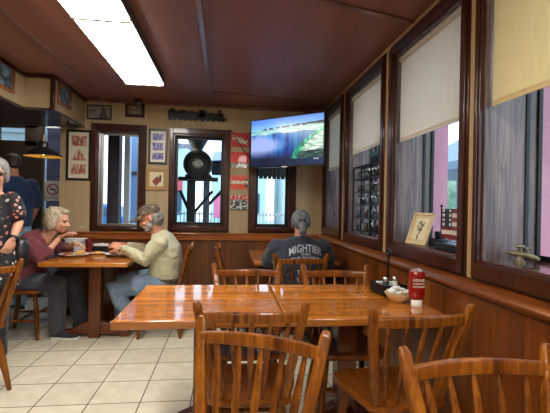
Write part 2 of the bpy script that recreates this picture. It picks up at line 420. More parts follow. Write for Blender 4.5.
# wainscot and rail
struct(MB().box((-1.87, YB - .02, 0), (XR, YB, .86)).build('trim_6', 'wains_x', smooth=False))
struct(MB().box((XR - .02, YN, 0), (XR, YB - .02, .88)).build('trim_7', 'wains_y', smooth=False))
struct(MB().box((-1.87, YB - .05, .855), (XR, YB, .925)).box((-1.87, YB - .065, .92), (XR, YB, .94)).build('trim_8', 'rail_x', bevel=.006))
def rail_profile(x, prof, y0, y1):
    m = MB(); m.loft([[V((x - a, y, z)) for a, z in prof] for y in (y0, y1)]); return m
struct(rail_profile(XR, [(0, .875), (.030, .875), (.042, .882), (.056, .892), (.062, .904), (.058, .915), (.044, .926), (.028, .943), (0, .947)], YN, YB - .065).build('trim_9', 'rail_y', ang=.9))
struct(MB().box((-1.87, YB - .035, 0), (XR, YB - .02, .09)).build('baseboard_back', 'frame', bevel=.003))
struct(MB().box((XR - .035, YN, 0), (XR - .02, YB - .035, .09)).build('baseboard_right', 'frame', bevel=.003))

def frame_part(mb, a0, a1, z0, z1, b0, b1, c0, c1, wall):
    """moulded casing between outer a,z and inner b,c on the back ('b') or right ('r') wall"""
    def bx(p0, p1, q0, q1, d0, d1):
        if wall == 'b': mb.box((p0, YB - d1, q0), (p1, YB - d0, q1))
        else: mb.box((XR - d1, p0, q0), (XR - d0, p1, q1))
    t = .018
    for k, (d0, d1, s) in enumerate(((-.01, .022, 0), (.022, .034, .6))):
        ia, ib = (b0 - a0) * (1 - s * .0), (a1 - b1)
        o = s * .02
        bx(a0 + o, b0 - o * .5, z0 + o, z1 - o, d0, d1); bx(b1 + o * .5, a1 - o, z0 + o, z1 - o, d0, d1)
        bx(b0 - o * .5, b1 + o * .5, z0 + o, c0 - o * .5, d0, d1); bx(b0 - o * .5, b1 + o * .5, c1 + o * .5, z1 - o, d0, d1)
for i, q in enumerate(WIN_B):
    x0, x1, z0, z1, a, b, c, d = q
    m = MB(); frame_part(m, x0, x1, z0, z1, a, b, c, d, 'b')
    wn = struct(m.build('window_%d' % (i + 1), 'frame', bevel=.004))
    MB().box((a - .001, YB, c), (a + .012, YB + .16, d)).box((b - .012, YB, c), (b + .001, YB + .16, d)).box((a, YB, d - .012), (b, YB + .16, d + .001)).box((a, YB, c - .001), (b, YB + .16, c + .012)).build('jamb', 'frame', wn, bevel=.002)
    s = .028
    MB().box((a + .012, YB + .09, c + .012), (a + .012 + s, YB + .125, d - .012)).box((b - .012 - s, YB + .09, c + .012), (b - .012, YB + .125, d - .012)).box((a + .03, YB + .09, c + .012), (b - .03, YB + .125, c + .012 + s)).box((a + .03, YB + .09, d - .012 - s), (b - .03, YB + .125, d - .012)).build('sash', 'steel' if i == 0 else 'blackm', wn, bevel=.003)
    MB().box((a + .03, YB + .105, c + .03), (b - .03, YB + .11, d - .03)).build('pane', 'glass', wn)
for i, q in enumerate(WIN_R):
    y0, y1, a, b, zb = q
    m = MB(); frame_part(m, y0, y1, .95, 2.42, a, b, 1.035, 2.35, 'r')
    wn = struct(m.build('window_%d' % (i + 4), 'frame', bevel=.004))
    MB().box((XR, a - .001, 1.03), (XR + .27, a + .012, 2.351)).box((XR, b - .012, 1.03), (XR + .27, b + .001, 2.351)).box((XR, a, 2.338), (XR + .27, b, 2.351)).build('jamb', 'panel', wn, bevel=.002)
    MB().box((XR - .005, a, 1.03), (XR + .27, b, 1.042)).build('sill', wood('sill_varnish_%d' % i, rgb(56, 30, 24), rgb(80, 46, 38), rgb(104, 62, 52), 'Y', .2, .5, 18), wn, bevel=.003)
    s = .010; X0, X1 = XR + .262, XR + .285
    MB().box((X0, a + .012, 1.042), (X1, a + .012 + s, 2.338)).box((X0, b - .012 - s, 1.042), (X1, b - .012, 2.338)).box((X0, a + .022, 1.042), (X1, b - .022, 1.042 + .025)).box((X0, a + .022, 2.338 - s), (X1, b - .022, 2.338)).build('sash', 'blackm', wn, bevel=.003)
    MB().box((XR + .205, b - .018, 1.042), (XR + .222, b - .011, 2.338)).build('stop', 'blackm', wn)
    MB().box((X0 + .008, a + .02, 1.05), (X0 + .012, b - .02, 2.33)).build('pane', 'glass', wn)
    # roller blind
    lab = ['cream roller blind in the window nearest the corner, beside the television', 'cream roller blind above the black shelf rack', 'cream roller blind above the small flag and picture on the sill', 'warm yellow roller blind lowered above the brass valve on the sill', 'cream roller blind of the window beyond the right edge of the photo'][i]
    t = thing('roller_blind', lab, 'blind', (XR + .03, (a + b) / 2, zb), 0, 'roller blinds of the side windows')
    h = (b - a) / 2 - .02; top = 2.31 - zb
    mt = 'blind_warm' if i >= 3 else 'blind'
    MB().box((-.0015, -h, .01), (.0015, h, top)).build('fabric', mt, t)
    MB().tube([(0, -h, top), (0, h, top)], .021, 16).build('roller', mt, t)
    MB().box((-.005, -h, 0), (.005, h, .025)).build('hem_bar', mt, t, bevel=.003)
    MB().tube([(-.012, -h + .01 if i == 9 else h * -1 + .0, top), (-.012, -h, top - .5)], .0018, 6).build('cord', 'paper', t)
# tan mullion strips between windows
m = MB()
for y0, y1 in ((3.79, 3.89), (2.736, 2.82), (1.737, 1.79), (.717, .77)): m.box((XR - .012, y0, .947), (XR, y1, 2.42))
struct(m.build('trim_10', 'post', bevel=.003))

# ------------------------------------------------------------------ ceiling lights
def fixture(y1, label):
    t = thing('fluorescent_light', label, 'ceiling light', (-.765, y1 - .64, 2.36), 0, 'fluorescent ceiling lights')
    m = MB(); m.box((-.175, -.635, .02), (.175, .635, .09)); m.build('housing', 'light_housing', t, bevel=.004)
    prof = [(-.168, .075), (-.165, .01), (-.14, 0), (-.03, 0), (0, .012), (.03, 0), (.14, 0), (.165, .01), (.168, .075)]
    MB().loft([[V((x, y, z)) for x, z in prof] for y in (-.628, .628)]).build('diffuser', 'tube_light', t, ang=.8)
    capm = plain('fixture_white_cap', rgb(220, 216, 206), .5)
    for sy in (-1, 1): MB().box((-.17, sy * .634 - .004, 0), (.17, sy * .634 + .004, .09)).build('end_cap', capm, t, bevel=.002)
    return t
fixture(3.78, 'long white fluorescent ceiling light nearest the back wall')
fixture(2.49, 'white fluorescent ceiling light cut off by the top edge of the photo')
fixture(-.3, 'white fluorescent ceiling light behind the camera')
fixture(.75, 'unseen white fluorescent light added as fill at the right behind the camera').location.x = .45  # unseen fixture, added as soft fill for the near tables
fixture(-.9, 'unseen white fluorescent light added as fill farthest right behind the camera').location.x = .45  # second unseen fixture, added to brighten the room
t = thing('added_alcove_light', 'small round light added to brighten the entrance alcove, unseen behind the bulkhead', 'ceiling light', (-2.5, 5.2, CZ))  # added lamp, hidden by the soffit, lifts the dark alcove and its sign
MB().lathe([(.12, 0), (.12, -.02), (.10, -.022)], n=24).build('rim', 'white', t); MB().lathe([(.10, -.022), (.0, -.026)], n=24).build('diffuser', 'tube_light', t)
m = thing('security_camera', 'small dark dome camera on the ceiling above the back wall pictures', 'camera', (-1.01, 4.66, CZ))
MB().lathe([(.045, 0), (.045, -.02), (.03, -.03)]).build('mount', 'black', m)
MB().ell((0, 0, -.04), (.035, .035, .035)).build('dome', plain('smoked_dome', rgb(60, 64, 72), .1, coat=1), m)

# ------------------------------------------------------------------ chairs
def make_chair(label):
    t = thing('dining_chair', label, 'chair', (0, 0, 0), 0, 'oak spindle back dining chairs')
    half = [(0, -.205), (.10, -.203), (.155, -.195), (.178, -.175), (.182, -.13), (.190, -.08), (.204, -.03), (.212, .03), (.214, .10), (.209, .155), (.190, .188), (.15, .203), (0, .208)]
    pl = half + [(-x, y) for x, y in reversed(half[1:-1])]
    m = MB(); n = len(pl)
    def ring(s, z): return [V((x * s, y * s, z)) for x, y in pl]
    m.loft([ring(.93, .418), ring(.99, .428), ring(1.0, .438), ring(.985, .450), ring(.9, .4515), ring(.72, .442), ring(.4, .437), ring(.1, .438)])
    m.build('seat', 'chair_seat', t, ang=.9)
    top = []
    for sx in (-1, 1):
        pts = [(sx * .142, -.165, .44), (sx * .168, -.195, .58), (sx * .194, -.232, .73), (sx * .217, -.272, .868), (sx * .220, -.278, .888)]
        MB().bar(pts, [(.028, .034), (.030, .037), (.030, .038), (.026, .034), (.016, .022)], up=(1, 0, .3)).build('back_post', 'chair', t, bevel=.007, seg=3)
    # top rail bowed backwards
    pts = []; N = 12
    for i in range(N + 1):
        u = i / N * 2 - 1; pts.append((u * .206, -.252 - .030 * (1 - u * u), .822 + .003 * (1 - u * u)))
    m = MB(); rings = []
    for i, p in enumerate(pts):
        u = i / N * 2 - 1; h = .019 + .003 * (1 - u * u)
        rings.append([V(p) + V((0, a, b)) for a, b in ((-.012, -h), (-.013, h * .6), (-.007, h), (.006, h), (.011, h * .6), (.010, -h))])
    m.loft(rings); m.build('top_rail', 'chair', t, bevel=.002)
    for k in range(5):
        u = (k - 2) / 2 * .78
        b0 = V((u * .135, -.178 + abs(u) * .01, .445)); b1 = V((u * .198, -.262 - .028 * (1 - u * u), .812))
        m = MB(); rings = []
        for s, wdt, th in ((0, .007, .007), (.1, .0075, .007), (.3, .009, .006), (.5, .0135, .0055), (.62, .0145, .005), (.8, .011, .006), (1, .007, .006)):
            c = b0.lerp(b1, s); rings.append([c + V((wdt * math.cos(a), th * math.sin(a), 0)) for a in [2 * PI * j / 10 for j in range(10)]])
        m.loft(rings).build('spindle', 'chair', t)
    ft = {}
    for sx in (-1, 1):
        for sy in (-1, 1):
            a = V((sx * .135, sy * .13, .425)); b = V((sx * .195, sy * (.185 if sy > 0 else .205), 0)); ft[sx, sy] = (a, b)
            MB().tube([a, a.lerp(b, .3), a.lerp(b, .62), b], [.015, .020, .021, .014], 12).build('leg', 'chair', t)
    for sx in (-1, 1):
        p = ft[sx, 1][0].lerp(ft[sx, 1][1], .6); q = ft[sx, -1][0].lerp(ft[sx, -1][1], .6)
        MB().tube([p, (p + q) / 2, q], [.009, .013, .009], 10).build('stretcher', 'chair', t)
    p = (ft[-1, 1][0].lerp(ft[-1, 1][1], .6) + ft[-1, -1][0].lerp(ft[-1, -1][1], .6)) / 2; q = V((-p.x, p.y, p.z))
    MB().tube([p, (p + q) / 2, q], [.009, .013, .009], 10).build('stretcher', 'chair', t)
    p = ft[-1, 1][0].lerp(ft[-1, 1][1], .45); q = V((-p.x, p.y, p.z))
    MB().tube([p, (p + q) / 2, q], [.009, .013, .009], 10).build('stretcher', 'chair', t)
    return t
CH = [
    ((.000, 1.05), 154, 'nearest spindle back chair at bottom centre, turned away from the long table'),
    ((.128, 1.86), -3.8, 'spindle back chair pushed under the near side of the left glossy table'),
    ((.762, 1.765), 5.5, 'spindle back chair below the ketchup bottle, its whole seat showing'),
    ((.715, .775), 180, 'spindle back chair in the bottom right corner of the photo'),
    ((.148, 2.37), 180, 'spindle back chair on the far side of the left glossy table'),
    ((.728, 2.33), 178, 'spindle back chair on the far side of the right glossy table'),
    ((.62, 3.47), 0, 'spindle back chair holding the person in the navy lettered shirt'),
    ((.20, 3.87), -92, 'empty chair seen side on, left of the corner table'),
    ((-.61, 4.03), 90, 'spindle back chair holding the man in the cream sweatshirt'),
    ((-1.87, 4.06), -90, 'chair under the seated woman in the maroon top'),
    ((-1.70, 2.83), 53, 'chair cut off by the left edge, in front of the floral dress'),
]
chair0 = None
for (x, y), a, lab in CH:
    if chair0 is None: chair0 = make_chair(lab); chair0.location = (x, y, 0); chair0.rotation_euler = (0, 0, R(a))
    else: dup(chair0, (x, y, 0), R(a), lab)

# ------------------------------------------------------------------ tables
def table(label, x0, x1, y0, y1, feet, grp, edge=.034):
    cx, cy = (x0 + x1) / 2, (y0 + y1) / 2; t = thing('restaurant_table', label, 'table', (cx, cy, 0), 0, grp)
    hx, hy = (x1 - x0) / 2, (y1 - y0) / 2
    MB().box((-hx + .004, -hy + .004, .718), (hx - .004, hy - .004, .75)).build('tabletop', 'table', t, bevel=.003)
    m = MB(); e = .045; z0 = .712; z1 = .7497
    m.box((-hx, -hy, z0), (hx, -hy + e, z1)).box((-hx, hy - e, z0), (hx, hy, z1)).box((-hx, -hy + e, z0), (-hx + e, hy - e, z1)).box((hx - e, -hy + e, z0), (hx, hy - e, z1))
    m.build('edge_band', 'table_edge', t, bevel=.006)
    for fy in feet:
        MB().box((-.055, fy - .055, .06), (.055, fy + .055, .70)).build('pedestal', 'pedestal', t, bevel=.008)
        MB().box((-hx * .7, fy - .03, .665), (hx * .7, fy + .03, .7115)).build('top_support', 'pedestal', t, bevel=.004)
        L = .31
        for ang in ((0, 90, 180, 270) if len(feet) == 1 else (0, 180)):
            Mz = Matrix.Translation((0, fy, 0)) @ Matrix.Rotation(R(ang), 4, 'Z')
            prof = [(.04, .16), (.12, .13), (.22, .075), (L, .055), (L + .01, .03), (L, 0), (L - .07, 0), (L - .1, .02), (.04, .03)]
            Mx = Mz @ Matrix.Rotation(R(90), 4, 'X')
            MB().prism(prof, -.035, .035, Mx).build('foot', 'pedestal', t, bevel=.005)
        MB().box((-.05, fy - .05, .0), (.05, fy + .05, .07)).build('hub', 'pedestal', t, bevel=.004)
    return t
table('glossy varnished wooden table at the centre front, beside the open tiled floor', -.492, .288, 1.808, 2.62, [0], 'square glossy wooden tables')
table('glossy varnished wooden table against the side wall holding ketchup and caddy', .294, 1.092, 1.808, 2.62, [0], 'square glossy wooden tables')
table('wooden dining table with plates between the seated man and woman', -1.575, -.84, 3.58, 4.665, [-.17, .3], 'wooden tables by the back wall')
table('wooden corner table in front of the person in the navy lettered shirt', .27, 1.1, 3.70, 4.66, [0], 'wooden tables by the back wall')

# ------------------------------------------------------------------ pictures, signs
def image_part(w, h, nx, nz, paint, parent, mat='print', y=0., name='print', loc=None):
    vs, fs, cols = [], [], []
    for j in range(nz):
        for i in range(nx):
            b = len(vs); x0, x1 = -w / 2 + w * i / nx, -w / 2 + w * (i + 1) / nx; z0, z1 = -h / 2 + h * j / nz, -h / 2 + h * (j + 1) / nz
            vs += [(x0, y, z0), (x1, y, z0), (x1, y, z1), (x0, y, z1)]; fs.append((b, b + 1, b + 2, b + 3))
            cols.append(paint((i + .5) / nx, (j + .5) / nz))
    me = bpy.data.meshes.new(name); me.from_pydata(vs, [], fs)
    ca = me.color_attributes.new('Col', 'FLOAT_COLOR', 'CORNER')
    for k, c in enumerate(cols):
        c = lin(tuple(max(0, min(1, v / 255)) for v in c)) + (1,)
        for q in range(4): ca.data[k * 4 + q].color = c
    me.materials.append(M[mat]); o = bpy.data.objects.new(name, me); COL.objects.link(o); o.parent = parent
    if loc is not None: o.location = loc
    return o
def nz(u, v, s, seed=0): return noise.noise(V((u * s, v * s, seed * 7.3)))
def mixc(a, b, t): t = max(0, min(1, t)); return tuple(x + (y - x) * t for x, y in zip(a, b))
def framed(name, label, cat, c, w, h, paint, fcol, fw, rz=0, nx=24, nzv=24, grp=None, d=.02):
    t = thing(name, label, cat, c, rz, grp)
    m = MB(); m.box((-w / 2, -d, -h / 2), (-w / 2 + fw, 0, h / 2)).box((w / 2 - fw, -d, -h / 2), (w / 2, 0, h / 2)).box((-w / 2 + fw, -d, -h / 2), (w / 2 - fw, 0, -h / 2 + fw)).box((-w / 2 + fw, -d, h / 2 - fw), (w / 2 - fw, 0, h / 2))
    m.build('frame', fcol, t, bevel=.002)
    MB().box((-w / 2 + fw * .8, -d * .3, -h / 2 + fw * .8), (w / 2 - fw * .8, 0, h / 2 - fw * .8)).build('backing', 'black', t)
    image_part(w - 2 * fw, h - 2 * fw, nx, nzv, paint, t, y=-d * .3 - .001)
    return t
CREAM = (208, 196, 168)
def paint_three(col1, col2, mount):
    def f(u, v):
        for k, (a, b) in enumerate(((.08, .30), (.38, .62), (.70, .92))):
            if a < v < b and .14 < u < .86:
                q = (v - a) / (b - a); n = nz(u, v, 9, k) + nz(u, v, 20, k + 3) * .6
                if k == 1 and col1[0] > 120 and (abs(u - .5) > .33 * (1 - q) + .06): return mount
                return mixc(col1, col2, .5 + n * 1.4)
        return mount
    return f
def p1(u, v):
    if math.hypot(u - .18, v - .62) < .15: return (112, 96, 84)
    m = math.exp(-((u - .68) / .14) ** 2) * .8
    return mixc((150, 142, 128), (58, 58, 60), (m > v * .8) * .7 + .25 + nz(u, v, 8) * .4)
def p2(u, v):
    if not (.15 < u < .85 and .15 < v < .85): return (104, 92, 78)
    return mixc((168, 156, 134), (72, 68, 66), .35 + nz(u, v, 7, 2) * 1.2)
framed('framed_picture', 'wide dark framed photograph above the left back window', 'picture', (-1.455, YB, 2.30), .27, .165, p1, 'black', .014)
framed('framed_picture', 'small dark red framed photograph below the ceiling dome camera', 'picture', (-1.063, YB, 2.345), .215, .165, p2, 'frame', .028)
framed('framed_picture', 'tall black framed print with three red images, behind the seated woman', 'picture', (-1.668, YB, 1.805), .265, .57, paint_three((140, 74, 70), (200, 176, 158), (206, 200, 180)), 'black', .024, nx=30, nzv=60)
framed('framed_picture', 'black framed print with three purple images between the two left windows', 'picture', (-.797, YB, 1.935), .215, .41, paint_three((60, 50, 130), (160, 150, 200), (214, 208, 196)), 'black', .024, nx=30, nzv=50)
def p5(u, v):
    if .1 < u < .9 and .1 < v < .9:
        if math.hypot((u - .48) / .22, (v - .42) / .28) < 1 and v < u + .15: return (128, 52, 36)
        if abs(u - .72) < .06 and .35 < v < .75: return (40, 36, 34)
        return (208, 196, 160)
    return (168, 136, 92)
framed('framed_picture', 'small gold framed picture of a red figure, under the purple prints', 'picture', (-.808, YB, 1.556), .245, .255, p5, plain('gilt_wood', rgb(160, 126, 76), .4), .03)
def psea(u, v): return mixc((30, 58, 82), (136, 158, 160), .4 + nz(u * .6, v, 8, 1) * 1.6)
framed('framed_picture', 'blue framed picture on the bulkhead, cut by the left edge', 'picture', (-1.87, 3.52, 2.32), .42, .235, psea, wood('picture_oak', rgb(110, 58, 24), rgb(150, 86, 40), rgb(176, 110, 60), 'Z'), .028, rz=R(90))
framed('framed_picture', 'small wood framed picture on the short bulkhead face above the pendant lamp', 'picture', (-1.615, 4.16, 2.31), .30, .20, psea, wood('picture_oak_dark', rgb(80, 40, 18), rgb(110, 60, 30), rgb(136, 84, 46), 'Z'), .028, rz=R(90))

def flat_sign(label, c, w, h, paint, nx=36, nzv=24):
    t = thing('wall_sign', label, 'sign', c, 0, 'red tin signs beside the television')
    MB().box((-w / 2, -.005, -h / 2), (w / 2, 0, h / 2)).build('plate', 'steel', t, bevel=.001)
    image_part(w, h, nx, nzv, paint, t, y=-.0058, name='print'); return t
RED = (176, 30, 34)
def s1(u, v):
    d = v - (.72 - .45 * u)
    if abs(d) < .17 + .05 * math.sin(u * 14) and .07 < u < .93: return (206, 196, 180) if nz(u, v, 9) > -.12 else (120, 96, 76)
    return RED if v > .06 else (150, 30, 30)
def s2(u, v):
    if v < .3: return mixc((200, 200, 196), (70, 70, 70), .5 + nz(u, v, 12) * 1.6)
    return (196, 36, 32)
def s3(u, v):
    if .38 < v < .62: return (214, 206, 196) if nz(u, v, 14, 2) < .25 else (150, 60, 50)
    if u > .84 and .15 < v < .75: return (30, 24, 24)
    return (206, 62, 40)
def s4(u, v):
    if v > .72 + .12 * math.sin(PI * u) - .1 and v > .66: return (186, 40, 38) if nz(u, v, 14) < .2 else (220, 210, 200)
    if v < .08: return (60, 64, 60)
    return mixc((188, 196, 200), (30, 30, 32), .45 + nz(u, v, 8, 4) * 2.2)
flat_sign('red tin sign with a slanting pale picture, topmost of the red signs', (.150, YB, 2.05), .215, .175, s1)
sg2 = flat_sign('red tin sign with pale lettering above a grey picture, second from top', (.152, YB, 1.815), .215, .185, s2)
flat_sign('orange red tin sign with a white middle band, third from top', (.150, YB, 1.545), .205, .165, s3)
flat_sign('tin sign with red arch over black and white drawing, lowest of four', (.160, YB, 1.30), .215, .18, s4)

def text_mesh(txt, size, name, mat, parent, loc, rot, extr=.001, align='CENTER', sx=1):
    cu = bpy.data.curves.new(name, 'FONT'); cu.body = txt; cu.size = size; cu.extrude = extr; cu.align_x = align; cu.align_y = 'CENTER'
    o = bpy.data.objects.new(name, cu); COL.objects.link(o)
    dg = bpy.context.evaluated_depsgraph_get(); dg.update()
    me = bpy.data.meshes.new_from_object(o.evaluated_get(dg)); bpy.data.objects.remove(o)
    o = bpy.data.objects.new(name, me); COL.objects.link(o); me.materials.clear(); me.materials.append(M[mat])
    o.parent = parent; o.location = loc; o.rotation_euler = rot; o.scale = (sx, 1, 1); return o

# no smoking sign on the entry side glass
t = thing('no_smoking_sign', 'white no smoking notice on the narrow glass by the entrance', 'sign', (-2.30, ALC + .03, 1.415))
MB().box((-.10, -.004, -.135), (.10, 0, .135)).build('plate', 'paper', t)
m = MB()
ring = []
N = 32
for k in range(N):
    a = 2 * PI * k / N; ring.append([V((r * math.cos(a), y, .02 + r * math.sin(a))) for r, y in ((.062, -.005), (.076, -.005), (.076, -.007), (.062, -.007))])
m.loft(ring + [ring[0]], cap=False); m.bar([(-.047, -.006, .067), (.047, -.006, -.027)], (.012, .002), up=(0, 1, 0)); m.build('prohibition_ring', plain('sign_red', rgb(150, 40, 44), .5), t)
MB().box((-.045, -.0045, .012), (.04, -.004, .026)).build('cigarette', 'black', t)
text_mesh('NO SMOKING', .03, 'lettering', 'black', t, (0, -.005, -.095), (PI / 2, 0, 0))

# train silhouette above the middle back window
t = thing('train_cutout', 'black steam train wall decoration above the middle back window', 'wall decoration', (-.35, YB - .012, 2.235)); t.scale = (1, 1, 1.1)
m = MB(); D0, D1 = -.012, .008
def bxx(x0, x1, z0, z1, m=m): m.box((x0, D0, z0), (x1, D1, z1))
bxx(-.34, .34, .028, .042); m.build('rail_base', 'blackm', t, bevel=.001)
m = MB()
for a in ((.0, .30, .04, .104), (.02, .09, .05, .125), (.005, .105, .122, .130), (.24, .262, .095, .13), (.232, .27, .125, .138), (.16, .18, .095, .112), (.28, .30, .06, .094), (.29, .335, .035, .055)): bxx(*a, m=m)
m.build('locomotive', 'blackm', t, bevel=.002)
m = MB()
for a in ((-.11, .015, .04, .104), (-.095, -.05, .1, .118)): bxx(*a, m=m)
m.build('tender', 'blackm', t, bevel=.002)
for x0 in (-.225, -.34):
    m = MB(); bxx(x0, x0 + .112, .04, .108, m); bxx(x0 + .01, x0 + .095, .108, .120, m)
    if x0 < -.3: bxx(x0 + .03, x0 + .07, .118, .132, m)
    m.build('carriage', 'blackm', t, bevel=.002)
RX = Matrix.Rotation(R(90), 4, 'X')
for k, x in enumerate((-.315, -.26, -.20, -.145, -.08, -.03, .055, .12, .18, .245, .29)):
    r = .026 if .1 < x < .2 or k == 6 else .018
    MB().lathe([(r, -.008), (r, .010)], (x, 0, .012 + r), 14, RX).build('wheel', 'blackm', t)

# television in the corner
t = thing('television', 'wall mounted flat television showing a blue waterfall', 'television', (.60, 4.09, 1.945), R(-40))
W, H = .90, .525
MB().box((-W / 2, 0, -H / 2), (W / 2, .035, H / 2)).build('casing', 'black', t, bevel=.004)
m = MB(); b = .010
m.box((-W / 2, -.006, -H / 2), (W / 2, .0, -H / 2 + b * 1.8)).box((-W / 2, -.006, H / 2 - b), (W / 2, 0, H / 2)).box((-W / 2, -.006, -H / 2), (-W / 2 + b, 0, H / 2)).box((W / 2 - b, -.006, -H / 2), (W / 2, 0, H / 2)); m.build('bezel', 'black', t, bevel=.001)
def tv(u, v):
    # sky, dark far shore, pale river, dark blue curtain of falling water, mist at left, green lit rapids at right
    shore = .78 + .085 * u
    if v > shore: return mixc((120, 172, 238), (82, 124, 206), (v - shore) / .2 + nz(u * .5, v * 2, 5) * .5)
    if v > shore - .018 - .035 * u: return (22, 30, 48) if (u > .12 and nz(u, v * .4, 22) > -.42 + (1 - u) * .45) else (150, 196, 220)
    lip = .665 + .03 * u + .012 * math.sin(u * 19)
    if v > lip:
        k = .5 + nz(u * 1.2, v * 8, 6, 1) * 1.3
        return mixc((72, 150, 160), (178, 214, 214), k) if u < .45 else mixc((96, 170, 150), (206, 222, 206), k)
    # near edge of the horseshoe: arc that starts under the river at right and sweeps down to lower centre
    xe = .585 + .30 * (max(0, v - .12) / .52) ** 1.7
    if u > xe and v > .12:
        d = u - xe
        if d < .075: return mixc((14, 110, 84), (70, 200, 150), .4 + nz(u * 6, v * 2, 4, 3) * 1.5)
        if v < .30 - .10 * (1 - u): return mixc((20, 38, 44), (60, 96, 90), .4 + nz(u * 3, v * 6, 4, 4))
        return mixc((108, 160, 138), (222, 230, 214), .5 + nz(u * 2 - v * 2, v * 6 + u, 5, 4) * 1.5)
    if v < .16: return mixc((20, 26, 50), (26, 44, 76), u + nz(u, v, 6) * .5)
    top = (v - .16) / .5
    fall = mixc((14, 44, 124), (44, 132, 206), .35 + .3 * top + nz(u * 20, v * 1.0, 1.4, 5) * 1.3)
    if u > .60: fall = mixc(fall, (20, 120, 140), .4 + .3 * nz(u * 10, v, 2))
    mist = 1 - math.hypot(max(0, u - .10) / .42, (v - .43) / .30)
    c = mixc(fall, (150, 168, 222), max(0, mist * 2.0 + nz(u, v, 5, 8) * .5))
    if v < .34: c = mixc((30, 38, 78), c, (v - .14) / .20)
    return c
image_part(W - .02, H - .028, 150, 88, tv, t, 'screen', y=-.0015, name='screen', loc=(0, 0, .004))
M['white_emit'] = emis('screen_text', (.7, .75, .85, 1), .6)
text_mesh('10:12', .026, 'clock_text', 'white_emit', t, (W / 2 - .09, -.003, -H / 2 + .07), (PI / 2, 0, 0), .0003)
MB().box((-.03, -.008, -H / 2 - .006), (.03, .004, -H / 2 + .006)).build('logo_plate', 'white', t, bevel=.001)
MB().box((-.14, .035, -.12), (.14, .055, .12)).build('mount_plate', 'blackm', t, bevel=.003)
MB().bar([(0, .05, 0), (.04, .30, 0), (.17, .50, 0)], (.03, .05)).build('mount_arm', 'blackm', t, bevel=.003)
t = thing('television_mount_box', 'small black box on the crown moulding above the television', 'electronic box', (.98, 4.62, 2.34))
MB().box((-.09, -.05, 0), (.09, .05, .05)).build('casing', 'black', t, bevel=.006); MB().box((-.02, .0, -.02), (.02, .10, .0)).build('bracket', 'blackm', t)
tag(MB().tube([(.03, YB - .012, 2.17), (.06, YB - .012, 2.13), (.13, YB - .014, 2.02), (.20, YB - .014, 1.92), (.27, YB - .02, 1.84)], .005, 8).build('power_cord', 'black'), 'thin black cord slanting down the back wall over the red signs', 'cord')

# ------------------------------------------------------------------ pendant lamp
t = thing('pendant_lamp', 'black pendant lamp with a gold lined shade hanging by the entrance', 'lamp', (-1.745, 4.05, 1.70))
gold = plain('gold_enamel', rgb(226, 190, 104), .35, coat=.3)
MB().lathe([(.17, .0), (.172, .006), (.15, .03), (.07, .075), (.045, .09), (.045, .13), (.03, .145), (.0, .145)], n=32, cap=False).build('shade', 'black', t, ang=.9)
MB().lathe([(.168, .001), (.146, .026), (.068, .071), (.02, .08), (0, .08)], n=32, cap=False).build('shade_lining', gold, t, ang=.9)
MB().lathe([(.02, .14), (.022, .2), (.01, .22)]).build('socket', 'brass', t)
MB().ell((0, 0, .05), (.025, .025, .035)).build('bulb', 'bulb', t)
MB().tube([(0, 0, .21), (0, 0, .415)], .004, 8).build('cord', 'black', t)

# ------------------------------------------------------------------ things on the near table
t = thing('sugar_bowl', 'small cream bowl heaped with white sugar packets beside ketchup', 'bowl', (.965, 2.12, .75)); t.scale = (1.1, 1.1, 1.1)
MB().lathe([(.03, 0), (.034, .004), (.052, .02), (.066, .042), (.068, .046), (.063, .044), (.045, .02), (.0, .012)], n=28).build('bowl', 'offwhite', t, ang=.9)
for k in range(26):
    a = random.uniform(0, 2 * PI); r = .045 * math.sqrt(random.random()); z = .042 + .028 * (1 - r / .05) + random.uniform(-.004, .006)
    Mx = Matrix.Translation((.965 + r * 1.1 * math.cos(a), 2.12 + r * 1.1 * math.sin(a), .755 + z * 1.08)) @ Matrix.Rotation(random.uniform(0, 6), 4, 'Z') @ Matrix.Rotation(random.uniform(-.5, .5), 4, 'X')
    tag(MB().box((-.019, -.013, -.002), (.019, .013, .002), Mx).build('sugar_packet', 'paper', bevel=.0015), 'white sugar packet heaped in the cream bowl', 'sugar packet', 'sugar packets in the cream bowl')
t = thing('ketchup_bottle', 'red ketchup squeeze bottle standing upside down on its white cap', 'bottle', (1.025, 2.02, .75)); t.scale = (1.14, 1.14, 1.0)
kr = plain('ketchup_red', rgb(142, 14, 18), .12, coat=.8, scale=8)
def obl(prof, sy=.62, n=28):
    m = MB(); m.loft([[V((r * math.cos(2 * PI * k / n), r * sy * math.sin(2 * PI * k / n), z)) for k in range(n)] for r, z in prof]); return m
obl([(.022, .032), (.034, .045), (.040, .07), (.038, .095), (.033, .115), (.034, .135), (.040, .155), (.040, .172), (.034, .186)], .7).build('bottle', kr, t, ang=.9)
obl([(.034, .1862), (.026, .197), (.01, .203), (.001, .204)], .7).build('bottle_end', plain('clear_pinkish_plastic', rgb(150, 120, 116), .1, coat=.8), t, ang=.9)
MB().lathe([(.024, 0), (.026, .004), (.025, .030), (.02, .036)], n=24).build('cap', 'white', t, ang=.9)
lb = obl([(.0402, .158), (.0345, .135), (.0332, .115), (.0382, .095), (.0404, .075)], .71)
text_mesh('HEINZ', .019, 'brand_lettering', 'white', t, (-.006, -.0285, .142), (PI / 2, 0, -.15))
text_mesh('TOMATO', .0125, 'lettering', 'white', t, (-.006, -.0275, .123), (PI / 2, 0, -.15)); text_mesh('KETCHUP', .0125, 'lettering', 'white', t, (-.006, -.0285, .108), (PI / 2, 0, -.15))
t = thing('condiment_caddy', 'black condiment caddy with a tall ringed handle behind the sugar bowl', 'caddy', (.99, 2.32, .75), R(8))
t.scale = (1.15, 1.1, 1.08); m = MB(); m.box((-.065, -.08, .006), (.065, .08, .012))
for a in ((-.065, -.08, -.060, .08), (.060, -.08, .065, .08), (-.065, -.08, .065, -.075), (-.065, .075, .065, .08)): m.box((a[0], a[1], .006), (a[2], a[3], .062))
